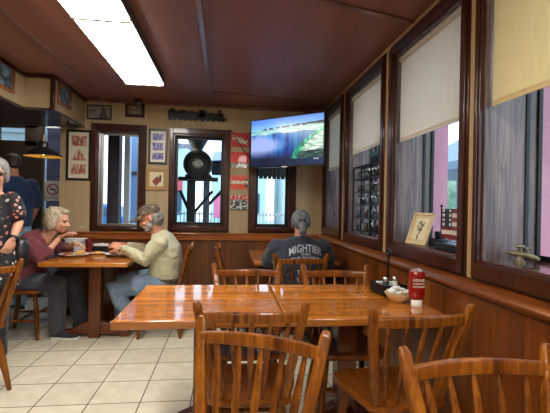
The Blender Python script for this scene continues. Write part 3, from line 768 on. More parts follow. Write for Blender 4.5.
m.build('tray', 'blackm', t, bevel=.002)
m = MB(); m.tube([(0, 0, .01), (0, 0, .215)], .0065, 8); m.build('handle', 'blackm', t)
m = MB(); pts = [(0, .016 * math.cos(a), .232 + .018 * math.sin(a)) for a in [2 * PI * k / 14 for k in range(15)]]; m.tube(pts, .0075, 8); m.build('ring', 'blackm', t, )
for (x, y, lab, mm) in ((.035, -.02, 'glass salt shaker with steel lid in the caddy, right of the handle', 'paper'), (-.03, -.035, 'glass pepper shaker in the caddy, left of the handle', 'charcoal')):
    s = thing('shaker', lab, 'shaker', (.99 + x * .99, 2.32 + y, .763), 0, 'shakers in the black caddy')
    MB().lathe([(.019, 0), (.02, .005), (.017, .06), (.016, .07)], n=16).build('jar', mm, s, ang=.9); MB().lathe([(.017, .07), (.018, .085), (.012, .094), (0, .095)], n=16).build('lid', 'steel', s, ang=.9)
for k, x in enumerate((-.03, .03)):
    c = thing('sauce_packet_stack', ['stack of white creamer packets in the left of the caddy', 'stack of white creamer packets in the right of the caddy'][k], 'packets', (.99 + x, 2.37, .763))
    for j in range(5):
        MB().box((-.02, -.014, .011 * j), (.02, .014, .011 * j + .009)).build('packet', 'paper', c, bevel=.002)

# ------------------------------------------------------------------ things on the window sills
SZ = 1.042
t = thing('sill_picture', 'pale framed floral print leaning on the window sill', 'picture', (1.205, 2.40, SZ), R(-78))
Mx = Matrix.Rotation(R(-22), 4, 'X')
def pf(u, v):
    if .12 < u < .88 and .1 < v < .9:
        if abs(u - .5 + .05 * math.sin(v * 9)) < .04 and v < .6: return (60, 66, 44)
        if math.hypot(u - .48, (v - .6)) < .2 and nz(u, v, 10) > -.1: return (90, 84, 60)
        return (206, 196, 158)
    return (190, 172, 132)
t.rotation_euler = (R(-20), 0, R(-78))
w_, h_ = .19, .215
m = MB(); f = .016
for a in ((-w_ / 2, -w_ / 2 + f, 0, h_), (w_ / 2 - f, w_ / 2, 0, h_), (-w_ / 2, w_ / 2, 0, f), (-w_ / 2, w_ / 2, h_ - f, h_)): m.box((a[0], -.012, a[2]), (a[1], 0, a[3]))
m.build('frame', plain('pale_gilt', rgb(196, 172, 126), .4), t, bevel=.002)
image_part(w_ - 2 * f, h_ - 2 * f, 24, 28, pf, t, y=-.005, loc=(0, 0, h_ / 2)); MB().box((-w_ / 2 + .01, -.004, .01), (w_ / 2 - .01, 0, h_ - .01)).build('backing', 'black', t)
tag(MB().box((1.31, 2.33, SZ), (1.39, 2.44, SZ + .045)).box((1.32, 2.34, SZ + .045), (1.38, 2.39, SZ + .09)).build('small_case', 'black', bevel=.01), 'small black object on the sill between picture and flag', 'case')
t = thing('small_flag', 'small american flag on a black pole standing on the sill', 'flag', (1.30, 2.27, SZ), R(-90))
MB().lathe([(.04, 0), (.04, .012), (.01, .02)], n=16).build('base', 'black', t); MB().tube([(0, 0, .01), (0, 0, .245)], .004, 8).build('pole', 'black', t); MB().ell((0, 0, .25), .009).build('finial', 'black', t)
def flagp(u, v):
    if u < .5 and v > .38:
        uu, vv = u / .5, (v - .38) / .62
        return (214, 212, 206) if (abs(abs(uu - .5) - .28) < .1 and (vv * 4 + .1) % 1 > .42) else (22, 26, 46)
    return (214, 206, 196) if int((1 - v) * 7) % 2 else (120, 22, 30)
fl = image_part(.21, .175, 40, 42, flagp, t, y=0, name='cloth', loc=(.109, 0, .145))
for v_ in fl.data.vertices: v_.co.y = .012 * math.sin((v_.co.x + .1) * 26) * (v_.co.x + .105) / .2
tag(MB().box((1.22, 1.95, SZ), (1.33, 2.215, SZ + .035)).build('black_tray', 'black', bevel=.006), 'low black tray on the sill below the small flag', 'tray')

t = thing('brass_valve', 'old brass valve with cross handle on the sill of the nearest window', 'valve ornament', (1.285, 1.60, SZ), R(-50)); t.scale = (.68, .7, .78)
MB().lathe([(.036, 0), (.036, .010), (.026, .016), (.018, .03), (.018, .04)], n=20).build('base', 'brass', t, ang=.8)
MB().tube([(-.05, 0, .052), (-.02, 0, .05), (.03, 0, .048), (.075, 0, .038), (.10, 0, .03)], [.012, .019, .019, .017, .013], 14, True).build('body', 'brass', t)
MB().tube([(-.055, 0, .05), (-.085, 0, .054)], .007, 10, True).tube([(-.08, -.02, .054), (-.08, .02, .054)], .006, 8, True).build('side_tap', 'brass', t)
MB().tube([(0, 0, .055), (0, 0, .092)], .010, 12).build('stem', 'brass', t)
MB().lathe([(.026, .088), (.029, .093), (.026, .100), (.010, .103)], n=18).build('cap', 'brass', t); MB().tube([(.045, 0, .05), (.045, 0, .085)], .007, 10, True).tube([(.03, 0, .085), (.06, 0, .085)], .006, 8, True).build('cross_handle', 'brass', t)

# shelf rack of little bottles in the second side window
t = thing('shelf_rack', 'black wire shelf rack full of small items across the side window', 'rack', (1.215, 3.275, SZ), 0)
Y0, Y1, ZT = -.33, .34, .60
m = MB()
for y in (Y0, Y0 + .22, Y0 + .45, Y1):
    for x in (-.03, .07): m.box((x - .006, y - .006, 0), (x + .006, y + .006, ZT))
m.build('uprights', 'blackm', t)
for k in range(6):
    z = .02 + k * .115
    if z > ZT: z = ZT
    MB().box((-.035, Y0, z), (.075, Y1, z + .008)).build('shelf', 'blackm', t)
cols = [plain('trinket_dark', rgb(40, 44, 46), .3), plain('trinket_teal', rgb(70, 96, 100), .3), plain('trinket_grey', rgb(120, 126, 126), .3), plain('trinket_pink', rgb(190, 110, 130), .4), plain('trinket_brown', rgb(70, 44, 34), .3)]
names = ['dark', 'teal', 'grey', 'pink', 'brown']
for k in range(5):
    for j in range(9):
        y = 3.275 + Y0 + .04 + j * .072 + random.uniform(-.008, .008); z = SZ + .028 + k * .115
        ci = random.choice([0, 0, 0, 1, 2, 4, 0, 1]) if not (k in (1, 3) and j == 1) else 3
        r = random.uniform(.017, .026); h = random.uniform(.05, .085)
        lab = 'small %s jar, %s from the right, %s shelf of the window rack' % (names[ci], ('first', 'second', 'third', 'fourth', 'fifth', 'sixth', 'seventh', 'eighth', 'ninth')[j], ('lowest', 'second lowest', 'middle', 'second highest', 'highest')[k])
        o = thing('trinket_jar', lab, 'jar', (1.232, y, z), 0, 'jars on the black rack')
        MB().lathe([(r * .9, 0), (r, .006), (r, h * .65), (r * .5, h * .8), (r * .5, h * .84)], n=12).build('jar', cols[ci], o, ang=.8)
        MB().lathe([(r * .55, h * .84), (r * .55, h)], n=12).build('lid', 'blackm' if ci != 0 else 'steel', o, ang=.8)
t = thing('figurine', 'dark little engine figurine on top of the shelf rack', 'figurine', (1.235, 3.13, SZ + ZT + .01))
MB().box((-.03, -.11, .02), (.03, .10, .05)).build('chassis', 'black', t, bevel=.006); MB().tube([(0, -.06, .075), (0, .09, .075)], .028, 14).build('boiler', cols[1], t); MB().box((-.03, -.11, .05), (.03, -.05, .13)).build('cab', 'black', t, bevel=.004); MB().tube([(0, .06, .09), (0, .06, .14)], [.01, .016], 10).build('chimney', 'black', t)
for y in (-.08, -.02, .03, .075): MB().lathe([(.02, -.034), (.02, .034)], (0, y, .0201), 12, Matrix.Rotation(R(90), 4, 'Y')).build('wheel', 'black', t)
t = thing('desk_figurine', 'dark low figurine on the sill nearest the corner', 'figurine', (1.235, 4.05, SZ))
MB().box((-.03, -.07, 0), (.03, .07, .03)).build('plinth', 'black', t, bevel=.004); MB().ell((0, 0, .05), (.025, .05, .03)).build('figure', cols[2], t); MB().ell((0, .05, .065), (.018, .02, .02)).build('head', cols[0], t)

# ------------------------------------------------------------------ things on the diners' table
TZ = .75
food_y = plain('scrambled_egg', rgb(206, 160, 70), .6, var=.2, scale=80, bump=.5); food_b = plain('browned_meat', rgb(134, 82, 46), .6, var=.3, scale=60, bump=.5)
def plate(x, y, r, lab, fy, fb):
    p = thing('dinner_plate', lab, 'plate', (x, y, TZ), 0)
    MB().lathe([(r * .55, 0), (r * .6, .004), (r * .95, .020), (r, .024), (r * .97, .026), (r * .6, .011), (0, .009)], n=32).build('plate', 'white', p, ang=.9)
    m = MB()
    for k in range(9): a = random.uniform(-.9, .9) + .4; rr = r * random.uniform(.1, .62); m.ell((rr * math.cos(a), rr * math.sin(a), .022 + random.uniform(0, .012)), (.024, .022, .014), n=8, m=6)
    o = m.build('eggs', food_y, remesh=.004, relax=2); o.location = (x, y, TZ); tag(o, 'yellow scrambled eggs on ' + fy, 'food')
    m = MB()
    for k in range(7): a = random.uniform(-.9, .9) + 3.6; rr = r * random.uniform(.15, .6); m.ell((rr * math.cos(a), rr * math.sin(a), .021 + random.uniform(0, .008)), (.026, .020, .011), n=8, m=6)
    o = m.build('fried_potatoes', food_b, remesh=.004, relax=2); o.location = (x, y, TZ); tag(o, 'browned fried potatoes on ' + fy, 'food')
plate(-1.445, 4.04, .135, 'oval white plate of food in front of the seated woman', 'the plate in front of the woman', 1)
plate(-1.04, 4.08, .13, 'white plate of food in front of the seated man', 'the plate in front of the man', 1)
t = thing('side_plate', 'small white side plate between the two dinner plates', 'plate', (-1.27, 4.18, TZ))
MB().lathe([(.04, 0), (.06, .006), (.075, .018), (.07, .018), (.04, .006), (0, .005)], n=24).build('dish', 'white', t, ang=.9); MB().ell((0, 0, .018), (.04, .04, .014)).build('salad', food_y, t)
for k, (x, y, lab) in enumerate(((-1.425, 4.40, 'dark red drinking tumbler right of the menu stack'),)):
    t = thing('tumbler', lab, 'cup', (x, y, TZ))
    MB().lathe([(.032, 0), (.034, .004), (.041, .13), (.039, .13), (.031, .008), (0, .008)], n=20).build('cup', plain('dark_red_plastic', rgb(96, 18, 24), .15, coat=.5), t, ang=.9)
    MB().lathe([(.037, .10), (0, .101)], n=18).build('drink', plain('cola', rgb(40, 14, 12), .1), t)
t = thing('menu_stack', 'pile of folded white menus and napkins behind the woman\'s plate', 'menus', (-1.60, 4.52, TZ))
for k in range(8):
    MB().box((-.10 + random.uniform(-.01, .01), -.07, .017 * k), (.09 + random.uniform(-.01, .01), .07, .017 * k + .012)).build('menu', 'paper', t, bevel=.004)
t = thing('jelly_tray', 'black condiment tray with white packets on the back of the diners\' table', 'tray', (-1.32, 4.46, TZ))
MB().box((-.08, -.05, 0), (.08, .05, .01)).box((-.08, -.05, .01), (-.074, .05, .06)).box((.074, -.05, .01), (.08, .05, .06)).box((-.08, -.05, .01), (.08, -.044, .06)).box((-.08, .044, .01), (.08, .05, .06)).build('tray', 'black', t, bevel=.003)
for x in (-.05, 0, .05): MB().box((x - .022, -.03, .012), (x + .022, .03, .085 - abs(x) * .1)).build('packets', 'paper', t, bevel=.004)
for x, y, lab, c in ((-1.15, 4.42, 'white salt shaker near the man\'s hands', 'white'), (-1.09, 4.50, 'tall black pepper mill near the man\'s hands', 'black')):
    t = thing('shaker', lab, 'shaker', (x, y, TZ)); h = .075 if c == 'white' else .11
    MB().lathe([(.018, 0), (.019, .005), (.013, h * .7), (.014, h * .75)], n=16).build('body', c, t, ang=.9); MB().lathe([(.015, h * .75), (.014, h * .93), (.004, h)], n=16).build('lid', 'steel' if c == 'white' else 'black', t, ang=.9)

# ------------------------------------------------------------------ people
def frame3(fwd, up=(0, 0, 1)):
    f = V(fwd).normalized(); u = V(up); r = f.cross(u).normalized(); u = r.cross(f).normalized()
    return Matrix((r, f, u)).transposed()     # columns: right, forward, up
def add_head(m, c, fwd, up=(0, 0, 1), s=1.0, neck=None, nose=1):
    F = frame3(fwd, up); P = lambda x, y, z: V(c) + F @ V((x * s, y * s, z * s))
    m.ell(P(0, -.012, .03), (.074 * s, .092 * s, .085 * s), F)          # skull
    m.ell(P(0, .018, -.03), (.058 * s, .068 * s, .075 * s), F)          # face
    m.ell(P(0, .045, -.078), (.032 * s, .033 * s, .026 * s), F)         # chin
    m.ell(P(0, .074, .018), (.050 * s, .018 * s, .014 * s), F)          # brow
    m.tube([P(0, .083, .008), P(0, .100, -.020), P(0, .106, -.030)], [.008 * s, .012 * s, .014 * s], 8, True)   # nose
    for sx in (-1, 1):
        m.ell(P(sx * .032, .068, -.030), (.022 * s, .018 * s, .020 * s), F)
        m.ell(P(sx * .014, .096, -.033), (.009 * s, .010 * s, .008 * s), F)
        m.ell(P(sx * .078, -.005, -.008), (.010 * s, .020 * s, .032 * s), F)   # ear
    m.ell(P(0, .086, -.056), (.023 * s, .011 * s, .006 * s), F); m.ell(P(0, .084, -.066), (.019 * s, .010 * s, .006 * s), F)
    if neck is not None: m.tube([V(neck), (V(neck) + P(0, -.02, -.06)) / 2, P(0, -.012, -.03)], [.066 * s, .055 * s, .054 * s], 16)
    return F, P
def face_parts(F, P, s, root, off, shut=False):
    for sx in (-1, 1):
        m = MB(); m.ell(P(sx * .030, .071, .0), (.012 * s, .010 * s, .006 * s), F, 10, 8); m.build('eye', plain('eye_dark', rgb(44, 36, 34), .2), root, off)
        m = MB(); m.tube([P(sx * .014, .088, .018), P(sx * .032, .087, .022), P(sx * .05, .076, .016)], .0035 * s, 6, True); m.build('eyebrow', 'hair_grey', root, off)
    m = MB(); m.ell(P(0, .0935, -.061), (.022 * s, .006 * s, .005 * s), F, 10, 6); m.build('mouth', plain('lips', rgb(158, 84, 78), .5), root, off)
def add_hand(m, wrist, d, pn, side, curl=.5, s=1.0, spread=.18):
    """d = direction of fingers, pn = palm normal, side=+1 thumb on d x pn side"""
    d = V(d).normalized(); pn = V(pn); pn = (pn - d * pn.dot(d)).normalized(); a = d.cross(pn) * side; w = V(wrist)
    for k in range(4):
        q = (k - 1.5) * .019 * s
        m.tube([w + a * q * .45, w + d * .045 * s + a * q * .9, w + d * .085 * s + a * q], [.013 * s, .0135 * s, .012 * s], 10, True)
    L = [.068, .078, .073, .058]
    for k in range(4):
        q = (1.5 - k) * .0205 * s; b = w + d * .084 * s + a * q; ang = 0; dd = d + a * (1.5 - k) * .06 * spread / .18
        pts = [b - d * .01]; rad = [.0095 * s]
        for j, fr in enumerate((.45, .30, .25)):
            ang += curl * (.6 if j == 0 else .8); dv = (dd.normalized() * math.cos(ang) + pn * math.sin(ang))
            b = b + dv * L[k] * fr * s; pts.append(b); rad.append((.0088, .0082, .0070)[j] * s)
        m.tube(pts, rad, 8, True)
    b = w + d * .02 * s + a * .024 * s; t1 = b + (a * .7 + d * .6 + pn * .25).normalized() * .042 * s; t2 = t1 + (a * .25 + d * .8 + pn * .45).normalized() * .030 * s; t3 = t2 + (d * .85 + pn * .5).normalized() * .022 * s
    m.tube([b, t1, t2, t3], [.014 * s, .0115 * s, .0100 * s, .0085 * s], 8, True)
def shoe(root, off, heel, toe, mat='shoe', sole='rubber', name='shoe'):
    heel = V(heel); toe = V(toe); d = (toe - heel); L = d.length; d.normalize(); s = V((-d.y, d.x, 0))
    rings = []
    for u, w, h in ((0, .025, .05), (.06, .034, .075), (.25, .037, .085), (.45, .040, .07), (.68, .047, .048), (.88, .042, .036), (1, .018, .022)):
        c = heel + d * L * u
        rings.append([c + s * w * math.cos(a) + V((0, 0, .018 + (h - .018) * max(0, math.sin(a)) if math.sin(a) > 0 else .018)) for a in [2 * PI * k / 14 for k in range(14)]])
    o = MB().loft(rings).build(name, mat, root, off, ang=1.2)
    rings = []
    for u, w in ((-.015, .02), (.05, .038), (.25, .041), (.45, .042), (.68, .051), (.9, .045), (1.02, .018)):
        c = heel + d * L * u; rings.append([c + s * (w * q) + V((0, 0, z)) for q, z in ((-1, 0), (1, 0), (1, .022), (-1, .022))])
    MB().loft(rings).build('sole', sole, o, V((0, 0, 0)) + V(off), bevel=.004)

def person(name, label, loc): return thing(name, label, 'person', loc)

# --- seated woman in maroon, facing +X
O = V((-1.88, 4.08, 0)); t = person('person', 'seated grey haired person in a maroon top and dark trousers eating at the back table', O)
b = MB(); F, P = add_head(b, (-1.60, 4.05, 1.088), (1, -.14, -.16), (.16, 0, 1), 1.06, neck=(-1.735, 4.07, .90))
sh_n, el_n, wr_n = V((-1.765, 3.915, .865)), V((-1.665, 3.85, .745)), V((-1.545, 3.955, .935))
sh_f, el_f, wr_f = V((-1.765, 4.245, .865)), V((-1.62, 4.29, .77)), V((-1.49, 4.16, .86))
b.torso([((-1.94, 4.08, .47), .15, .10), ((-1.93, 4.08, .60), .13, .09), ((-1.86, 4.08, .78), .14, .09), ((-1.77, 4.08, .90), .12, .07)], (0, 1, 0))
for a in ((sh_n, el_n, wr_n), (sh_f, el_f, wr_f)): b.tube([a[0], a[0].lerp(a[1], .5), a[1], a[1].lerp(a[2], .4), a[2]], [.045, .040, .034, .032, .022], 12, True)
add_hand(b, wr_n, (.80, .05, .45), (.5, .1, -.8), 1, .55, 1.0); add_hand(b, wr_f, (.9, -.2, -.2), (0, -.3, -1), -1, .6, .92)
for hp, kn, an in (((-1.90, 3.98, .51), (-1.52, 3.95, .475), (-1.535, 3.92, .09)), ((-1.90, 4.18, .51), (-1.50, 4.20, .48), (-1.42, 4.21, .09))): b.tube([hp, kn, an], [.05, .035, .028], 12, True)
b.build('body', 'skin', t, O, remesh=.0055, relax=3); face_parts(F, P, .98, t, O)
m = MB(); m.torso([((-1.93, 4.08, .44), .21, .175), ((-1.92, 4.08, .54), .22, .19), ((-1.90, 4.08, .68), .205, .185), ((-1.855, 4.08, .80), .195, .165), ((-1.79, 4.08, .90), .175, .125), ((-1.74, 4.08, .955), .09, .08)], (0, 1, 0))
for a in ((sh_n, el_n, wr_n), (sh_f, el_f, wr_f)): m.tube([a[0] + V((-.02, 0, -.01)), a[0].lerp(a[1], .5), a[1], a[1].lerp(a[2], .30)], [.085, .074, .066, .060], 14, True)
m.build('blouse', 'maroon', t, O, remesh=.010, relax=5)
m = MB()
for hp, kn, an in (((-1.93, 3.98, .51), (-1.555, 3.95, .49), (-1.545, 3.92, .10)), ((-1.93, 4.18, .51), (-1.52, 4.20, .49), (-1.43, 4.21, .10))): m.tube([hp, V(hp).lerp(V(kn), .5), kn, V(kn).lerp(V(an), .5), an], [.110, .108, .090, .080, .074], 16, True)
m.ell((-1.95, 4.08, .51), (.15, .19, .085)); m.build('trousers', 'charcoal', t, O, remesh=.011, relax=4)
shoe(t, O, (-1.58, 3.915, 0), (-1.335, 3.875, 0)); shoe(t, O, (-1.50, 4.21, 0), (-1.25, 4.20, 0))
m = MB(); hc = lambda x, y, z: P(x, y, z)
m.ell(hc(0, -.03, .045), (.094, .106, .086), F); m.ell(hc(0, -.065, -.015), (.090, .066, .090), F)
for sx in (-1, 1): m.ell(hc(sx * .072, -.022, -.015), (.028, .058, .080), F)
m.ell(hc(0, .035, .092), (.066, .05, .028), F)
for k in range(30):
    a = random.uniform(0, 2 * PI); e = random.uniform(-.9, 1.2); p = hc(.086 * math.cos(a) * math.cos(e), -.035 + .096 * math.sin(a) * math.cos(e), .030 + .080 * math.sin(e))
    if math.sin(a) > .30 and e < .7: continue
    m.ell(p, (.012, .012, .03), F)
m.build('hair', 'hair_blonde', t, O, remesh=.006, relax=6)
g = MB()
tag(MB().tube([V(wr_n) + V((.05, .02, .085)), V(wr_n) + V((.13, .03, .095)), V(wr_n) + V((.19, .04, .098))], [.004, .003, .006], 8, True).build('fork', 'steel'), 'steel fork held by the seated person in maroon', 'fork')

# --- seated man facing -X
O = V((-.60, 4.02, 0)); t = person('person', 'seated bearded person in a camouflage cap, cream sweatshirt and faded jeans', O)
b = MB(); F, P = add_head(b, (-.735, 4.0, 1.125), (-1, -.12, -.38), (-.38, 0, 1), 1.0, neck=(-.655, 4.02, .96))
sh_n, el_n, wr_n = V((-.635, 3.83, .905)), V((-.735, 3.80, .745)), V((-.970, 3.90, .850))
sh_f, el_f, wr_f = V((-.64, 4.21, .905)), V((-.78, 4.24, .78)), V((-.97, 4.12, .85))
b.torso([((-.58, 4.02, .47), .15, .10), ((-.57, 4.02, .62), .14, .10), ((-.59, 4.02, .80), .16, .10), ((-.64, 4.02, .93), .13, .07)], (0, 1, 0))
for a in ((sh_n, el_n, wr_n), (sh_f, el_f, wr_f)): b.tube([a[0], a[0].lerp(a[1], .5), a[1], a[1].lerp(a[2], .4), a[2]], [.05, .045, .038, .036, .025], 12, True)
add_hand(b, wr_n, (-.85, .15, .25), (-.3, .6, -.5), 1, .8); add_hand(b, wr_f, (-.85, -.3, .1), (-.2, -.5, -.6), -1, .8)
legs = (((-.60, 3.92, .52), (-1.05, 3.905, .455), (-.90, 3.89, .25)), ((-.60, 4.12, .52), (-1.02, 4.14, .50), (-1.02, 4.15, .10)))
for hp, kn, an in legs: b.tube([hp, kn, an], [.075, .055, .035], 12, True)
b.build('body', 'skin_ruddy', t, O, remesh=.0055, relax=3); face_parts(F, P, 1, t, O)
m = MB(); m.torso([((-.585, 4.02, .525), .185, .150), ((-.58, 4.02, .60), .195, .158), ((-.575, 4.02, .72), .20, .158), ((-.585, 4.02, .83), .205, .148), ((-.62, 4.02, .925), .185, .11), ((-.645, 4.02, .97), .10, .085), ((-.655, 4.02, .995), .075, .07)], (0, 1, 0))
for a in ((sh_n, el_n, wr_n), (sh_f, el_f, wr_f)): m.tube([a[0] + V((.02, 0, -.01)), a[0].lerp(a[1], .5), a[1], a[1].lerp(a[2], .45), a[1].lerp(a[2], .93)], [.085, .074, .068, .058, .038], 16, True)
m.build('sweatshirt', 'cream_knit', t, O, remesh=.010, relax=5)
m = MB()
for hp, kn, an in legs: m.tube([hp, V(hp).lerp(V(kn), .5), kn, V(kn).lerp(V(an), .5), an], [.105, .100, .082, .072, .066], 16, True)
m.ell((-.58, 4.02, .52), (.155, .19, .09)); m.build('jeans', 'jeans', t, O, remesh=.011, relax=4)
m = MB(); m.torso([((-.585, 4.02, .520), .194, .160), ((-.583, 4.02, .56), .200, .165)], (0, 1, 0)); m.build('belt', 'camo', t, O)
shoe(t, O, (-.80, 3.90, .195), (-1.05, 3.88, .14)); shoe(t, O, (-.96, 4.15, 0), (-1.22, 4.16, 0))
m = MB(); hc = lambda x, y, z: P(x, y, z)
m.ell(hc(0, -.065, -.020), (.082, .060, .085), F)
for sx in (-1, 1): m.ell(hc(sx * .066, -.045, -.025), (.024, .04, .052), F)
for k in range(60):
    a = random.uniform(0, 2 * PI); e = random.uniform(-1.3, .3); p = hc(.080 * math.cos(a) * math.cos(e), -.055 + .068 * math.sin(a) * math.cos(e), -.01 + .075 * math.sin(e))
    if math.sin(a) > .25: continue
    m.ell(p, random.uniform(.013, .022))
m.build('hair', 'hair_grey', t, O, remesh=.006, relax=2)
m = MB(); m.ell(hc(0, .05, -.085), (.046, .040, .038), F); m.ell(hc(0, .074, -.060), (.040, .024, .020), F)
for sx in (-1, 1): m.ell(hc(sx * .05, .015, -.055), (.020, .038, .040), F)
m.ell(hc(0, .094, -.047), (.028, .010, .007), F)
m.build('beard', 'beard', t, O, remesh=.006, relax=2)
m = MB(); F4 = Matrix.Translation(P(0, -.012, .045)) @ F.to_4x4()
m.lathe([(.095, 0), (.097, .022), (.090, .052), (.068, .080), (.035, .093), (0, .096)], n=28, M4=F4 @ Matrix.Diagonal((.90, 1.10, 1, 1)))
o = m.build('cap', 'camo', t, O, ang=1.0)
m = MB(); N = 10; top = []; bot = []
for j in range(4):
    rr = .09 + j * .036
    top.append([F4 @ V((.085 * math.sin(a) * (1 - j * .04), rr * math.cos(a) * 1.0 + .012, .012 - .009 * j - .02 * math.sin(a) ** 2)) for a in [(-1.05 + 2.1 * k / N) for k in range(N + 1)]])
vs = [p for r in top for p in r]; up = F @ V((0, 0, .004)); fs = []
n = N + 1
for j in range(3):
    for k in range(N): fs.append((j * n + k, j * n + k + 1, (j + 1) * n + k + 1, (j + 1) * n + k))
B = len(vs); vs2 = [p + up for p in vs]; fs2 = [tuple(i + B for i in reversed(f)) for f in fs]
edge = list(range(n)) + [j * n + N for j in range(1, 4)] + [3 * n + k for k in range(N - 1, -1, -1)] + [j * n for j in (2, 1)]
fe = [(edge[i], edge[(i + 1) % len(edge)], edge[(i + 1) % len(edge)] + B, edge[i] + B) for i in range(len(edge))]
m.add(vs + vs2, fs + fs2 + fe); m.build('cap_brim', 'camo', o, O, ang=.9)

# --- person with back to the camera, navy shirt
O = V((.64, 3.56, 0)); t = person('person', 'person seen from behind in a navy lettered shirt with tied back grey hair', O)
b = MB(); F, P = add_head(b, (.685, 3.60, 1.115), (0.05, 1, -.25), (0, .25, 1), 1.02, neck=(.675, 3.55, .95))
arms = [(V((.465, 3.56, .895)), V((.405, 3.72, .745)), V((.50, 3.93, .80))), (V((.885, 3.56, .895)), V((.975, 3.69, .745)), V((.82, 3.90, .80)))]
b.torso([((.65, 3.52, .47), .16, .11), ((.65, 3.52, .62), .15, .10), ((.66, 3.55, .80), .16, .10), ((.67, 3.56, .92), .13, .07)], (1, 0, 0))
for a in arms: b.tube([a[0], a[0].lerp(a[1], .5), a[1], a[1].lerp(a[2], .4), a[2]], [.055, .050, .042, .038, .026], 12, True)
add_hand(b, arms[0][2], (.5, .8, -.05), (0, 0, -1), -1, .5); add_hand(b, arms[1][2], (-.5, .8, -.05), (0, 0, -1), 1, .5)
legs = (((.55, 3.55, .52), (.54, 3.98, .49), (.54, 4.0, .10)), ((.76, 3.55, .52), (.78, 3.98, .49), (.80, 4.02, .10)))
for hp, kn, an in legs: b.tube([hp, kn, an], [.075, .055, .035], 12, True)
b.build('body', 'skin_tan', t, O, remesh=.0055, relax=3); face_parts(F, P, 1, t, O)
m = MB(); m.torso([((.65, 3.50, .45), .205, .135), ((.65, 3.50, .60), .215, .145), ((.66, 3.53, .77), .232, .145), ((.668, 3.55, .89), .232, .125), ((.672, 3.555, .955), .185, .105), ((.675, 3.56, 1.0), .085, .08)], (1, 0, 0))
for a in arms: m.tube([a[0], a[0].lerp(a[1], .5), a[0].lerp(a[1], .95)], [.086, .080, .074], 16, True)
shirt = m.build('shirt', 'navy', t, O, remesh=.010, relax=5)
m = MB()
for hp, kn, an in legs: m.tube([hp, V(hp).lerp(V(kn), .5), kn, V(kn).lerp(V(an), .5), an], [.100, .095, .078, .07, .064], 16, True)
m.ell((.65, 3.52, .52), (.19, .15, .09)); m.build('trousers', 'darktrouser', t, O, remesh=.011, relax=4)
shoe(t, O, (.54, 3.95, 0), (.54, 4.22, 0)); shoe(t, O, (.80, 3.97, 0), (.81, 4.24, 0))
m = MB(); hc = lambda x, y, z: P(x, y, z)
m.ell(hc(0, -.022, .040), (.086, .098, .086), F); m.ell(hc(0, -.07, -.005), (.074, .05, .07), F)
for sx in (-1, 1): m.ell(hc(sx * .070, -.02, .01), (.02, .05, .05), F)
m.build('hair', 'hair_dark', t, O, remesh=.006, relax=2)
m = MB(); m.tube([hc(0, -.105, .0), hc(.0, -.135, -.045), hc(-.005, -.13, -.10), hc(-.008, -.115, -.15)], [.022, .036, .034, .012], 12, True); m.build('ponytail', 'hair_dark', t, O, remesh=.006, relax=1)
MB().tube([hc(-.018, -.112, .0), hc(.018, -.112, .0)], .016, 12, True).build('hair_tie', 'black', t, O)
# lettering wrapped onto the back of the shirt
bv = BVHTree.FromPolygons([v.co + O for v in shirt.data.vertices], [tuple(p.vertices) for p in shirt.data.polygons])
def shirt_text(txt, size, cz, bow, sx=1.0, cx=.70, tall=1.0):
    cu = bpy.data.curves.new('tx', 'FONT'); cu.body = txt; cu.size = size; cu.align_x = 'CENTER'; cu.align_y = 'CENTER'; cu.offset = size * .012; cu.resolution_u = 3
    o = bpy.data.objects.new('tx', cu); COL.objects.link(o); dg = bpy.context.evaluated_depsgraph_get(); dg.update()
    me = bpy.data.meshes.new_from_object(o.evaluated_get(dg)); bpy.data.objects.remove(o)
    bm = bmesh.new(); bm.from_mesh(me); bmesh.ops.triangulate(bm, faces=bm.faces)
    for _ in range(3):
        ed = [e for e in bm.edges if e.calc_length() > .012]
        if ed: bmesh.ops.subdivide_edges(bm, edges=ed, cuts=1); bmesh.ops.triangulate(bm, faces=bm.faces)
    for v in bm.verts:
        x, z = v.co.x * sx, v.co.y * tall; z -= bow * (x / .12) ** 2
        hit = bv.ray_cast(V((cx + x, 3.0, cz + z)), V((0, 1, 0)))
        y = hit[0].y - .003 if hit[0] is not None else 3.5
        v.co = V((cx + x, y, cz + z)) - O
    bm.to_mesh(me); bm.free(); me.materials.clear(); me.materials.append(M['shirt_print'])
    q = bpy.data.objects.new('shirt_lettering', me); COL.objects.link(q); q.parent = shirt
M['shirt_print'] = plain('shirt_print', rgb(172, 176, 184), .8)
shirt_text('MIGHTIER', .078, .905, .026, .86, tall=1.15)
shirt_text('THAN', .034, .855, .0, .9)
shirt_text('THE SWORD', .056, .815, .014, .80, tall=1.0)
for k, (tx, z) in enumerate((('TRAIN', .70), ('WORK', .64), ('NOT', .58))): shirt_text(tx, .055, z, 0, .7, cx=.675)

# --- standing woman in floral tunic at left edge, facing camera
O = V((-1.79, 3.27, 0)); t = person('person', 'standing person in a black floral tunic and sunglasses, cut by the left edge', O)
b = MB(); cx = -1.79; F, P = add_head(b, (cx + .055, 3.24, 1.475), (.30, -1, -.05), (0, 0, 1), .98, neck=(cx + .02, 3.27, 1.33))
arms = [(V((cx + .150, 3.28, 1.27)), V((cx + .195, 3.30, 1.10)), V((cx + .195, 3.22, .985))), (V((cx - .155, 3.28, 1.27)), V((cx - .215, 3.29, 1.03)), V((cx - .16, 3.18, .86)))]
b.torso([((cx, 3.27, .78), .15, .11), ((cx, 3.27, .95), .12, .09), ((cx, 3.27, 1.15), .13, .09), ((cx, 3.27, 1.29), .15, .07), ((cx, 3.27, 1.34), .08, .06)], (1, 0, 0))
for a in arms: b.tube([a[0], a[0].lerp(a[1], .5), a[1], a[1].lerp(a[2], .4), a[2]], [.047, .043, .036, .033, .023], 12, True)
add_hand(b, arms[0][2], (-.25, -.35, -.9), (-.7, .3, 0), 1, .5, .92); add_hand(b, arms[1][2], (.1, -.2, -1), (.7, .1, 0), -1, .4, .92)
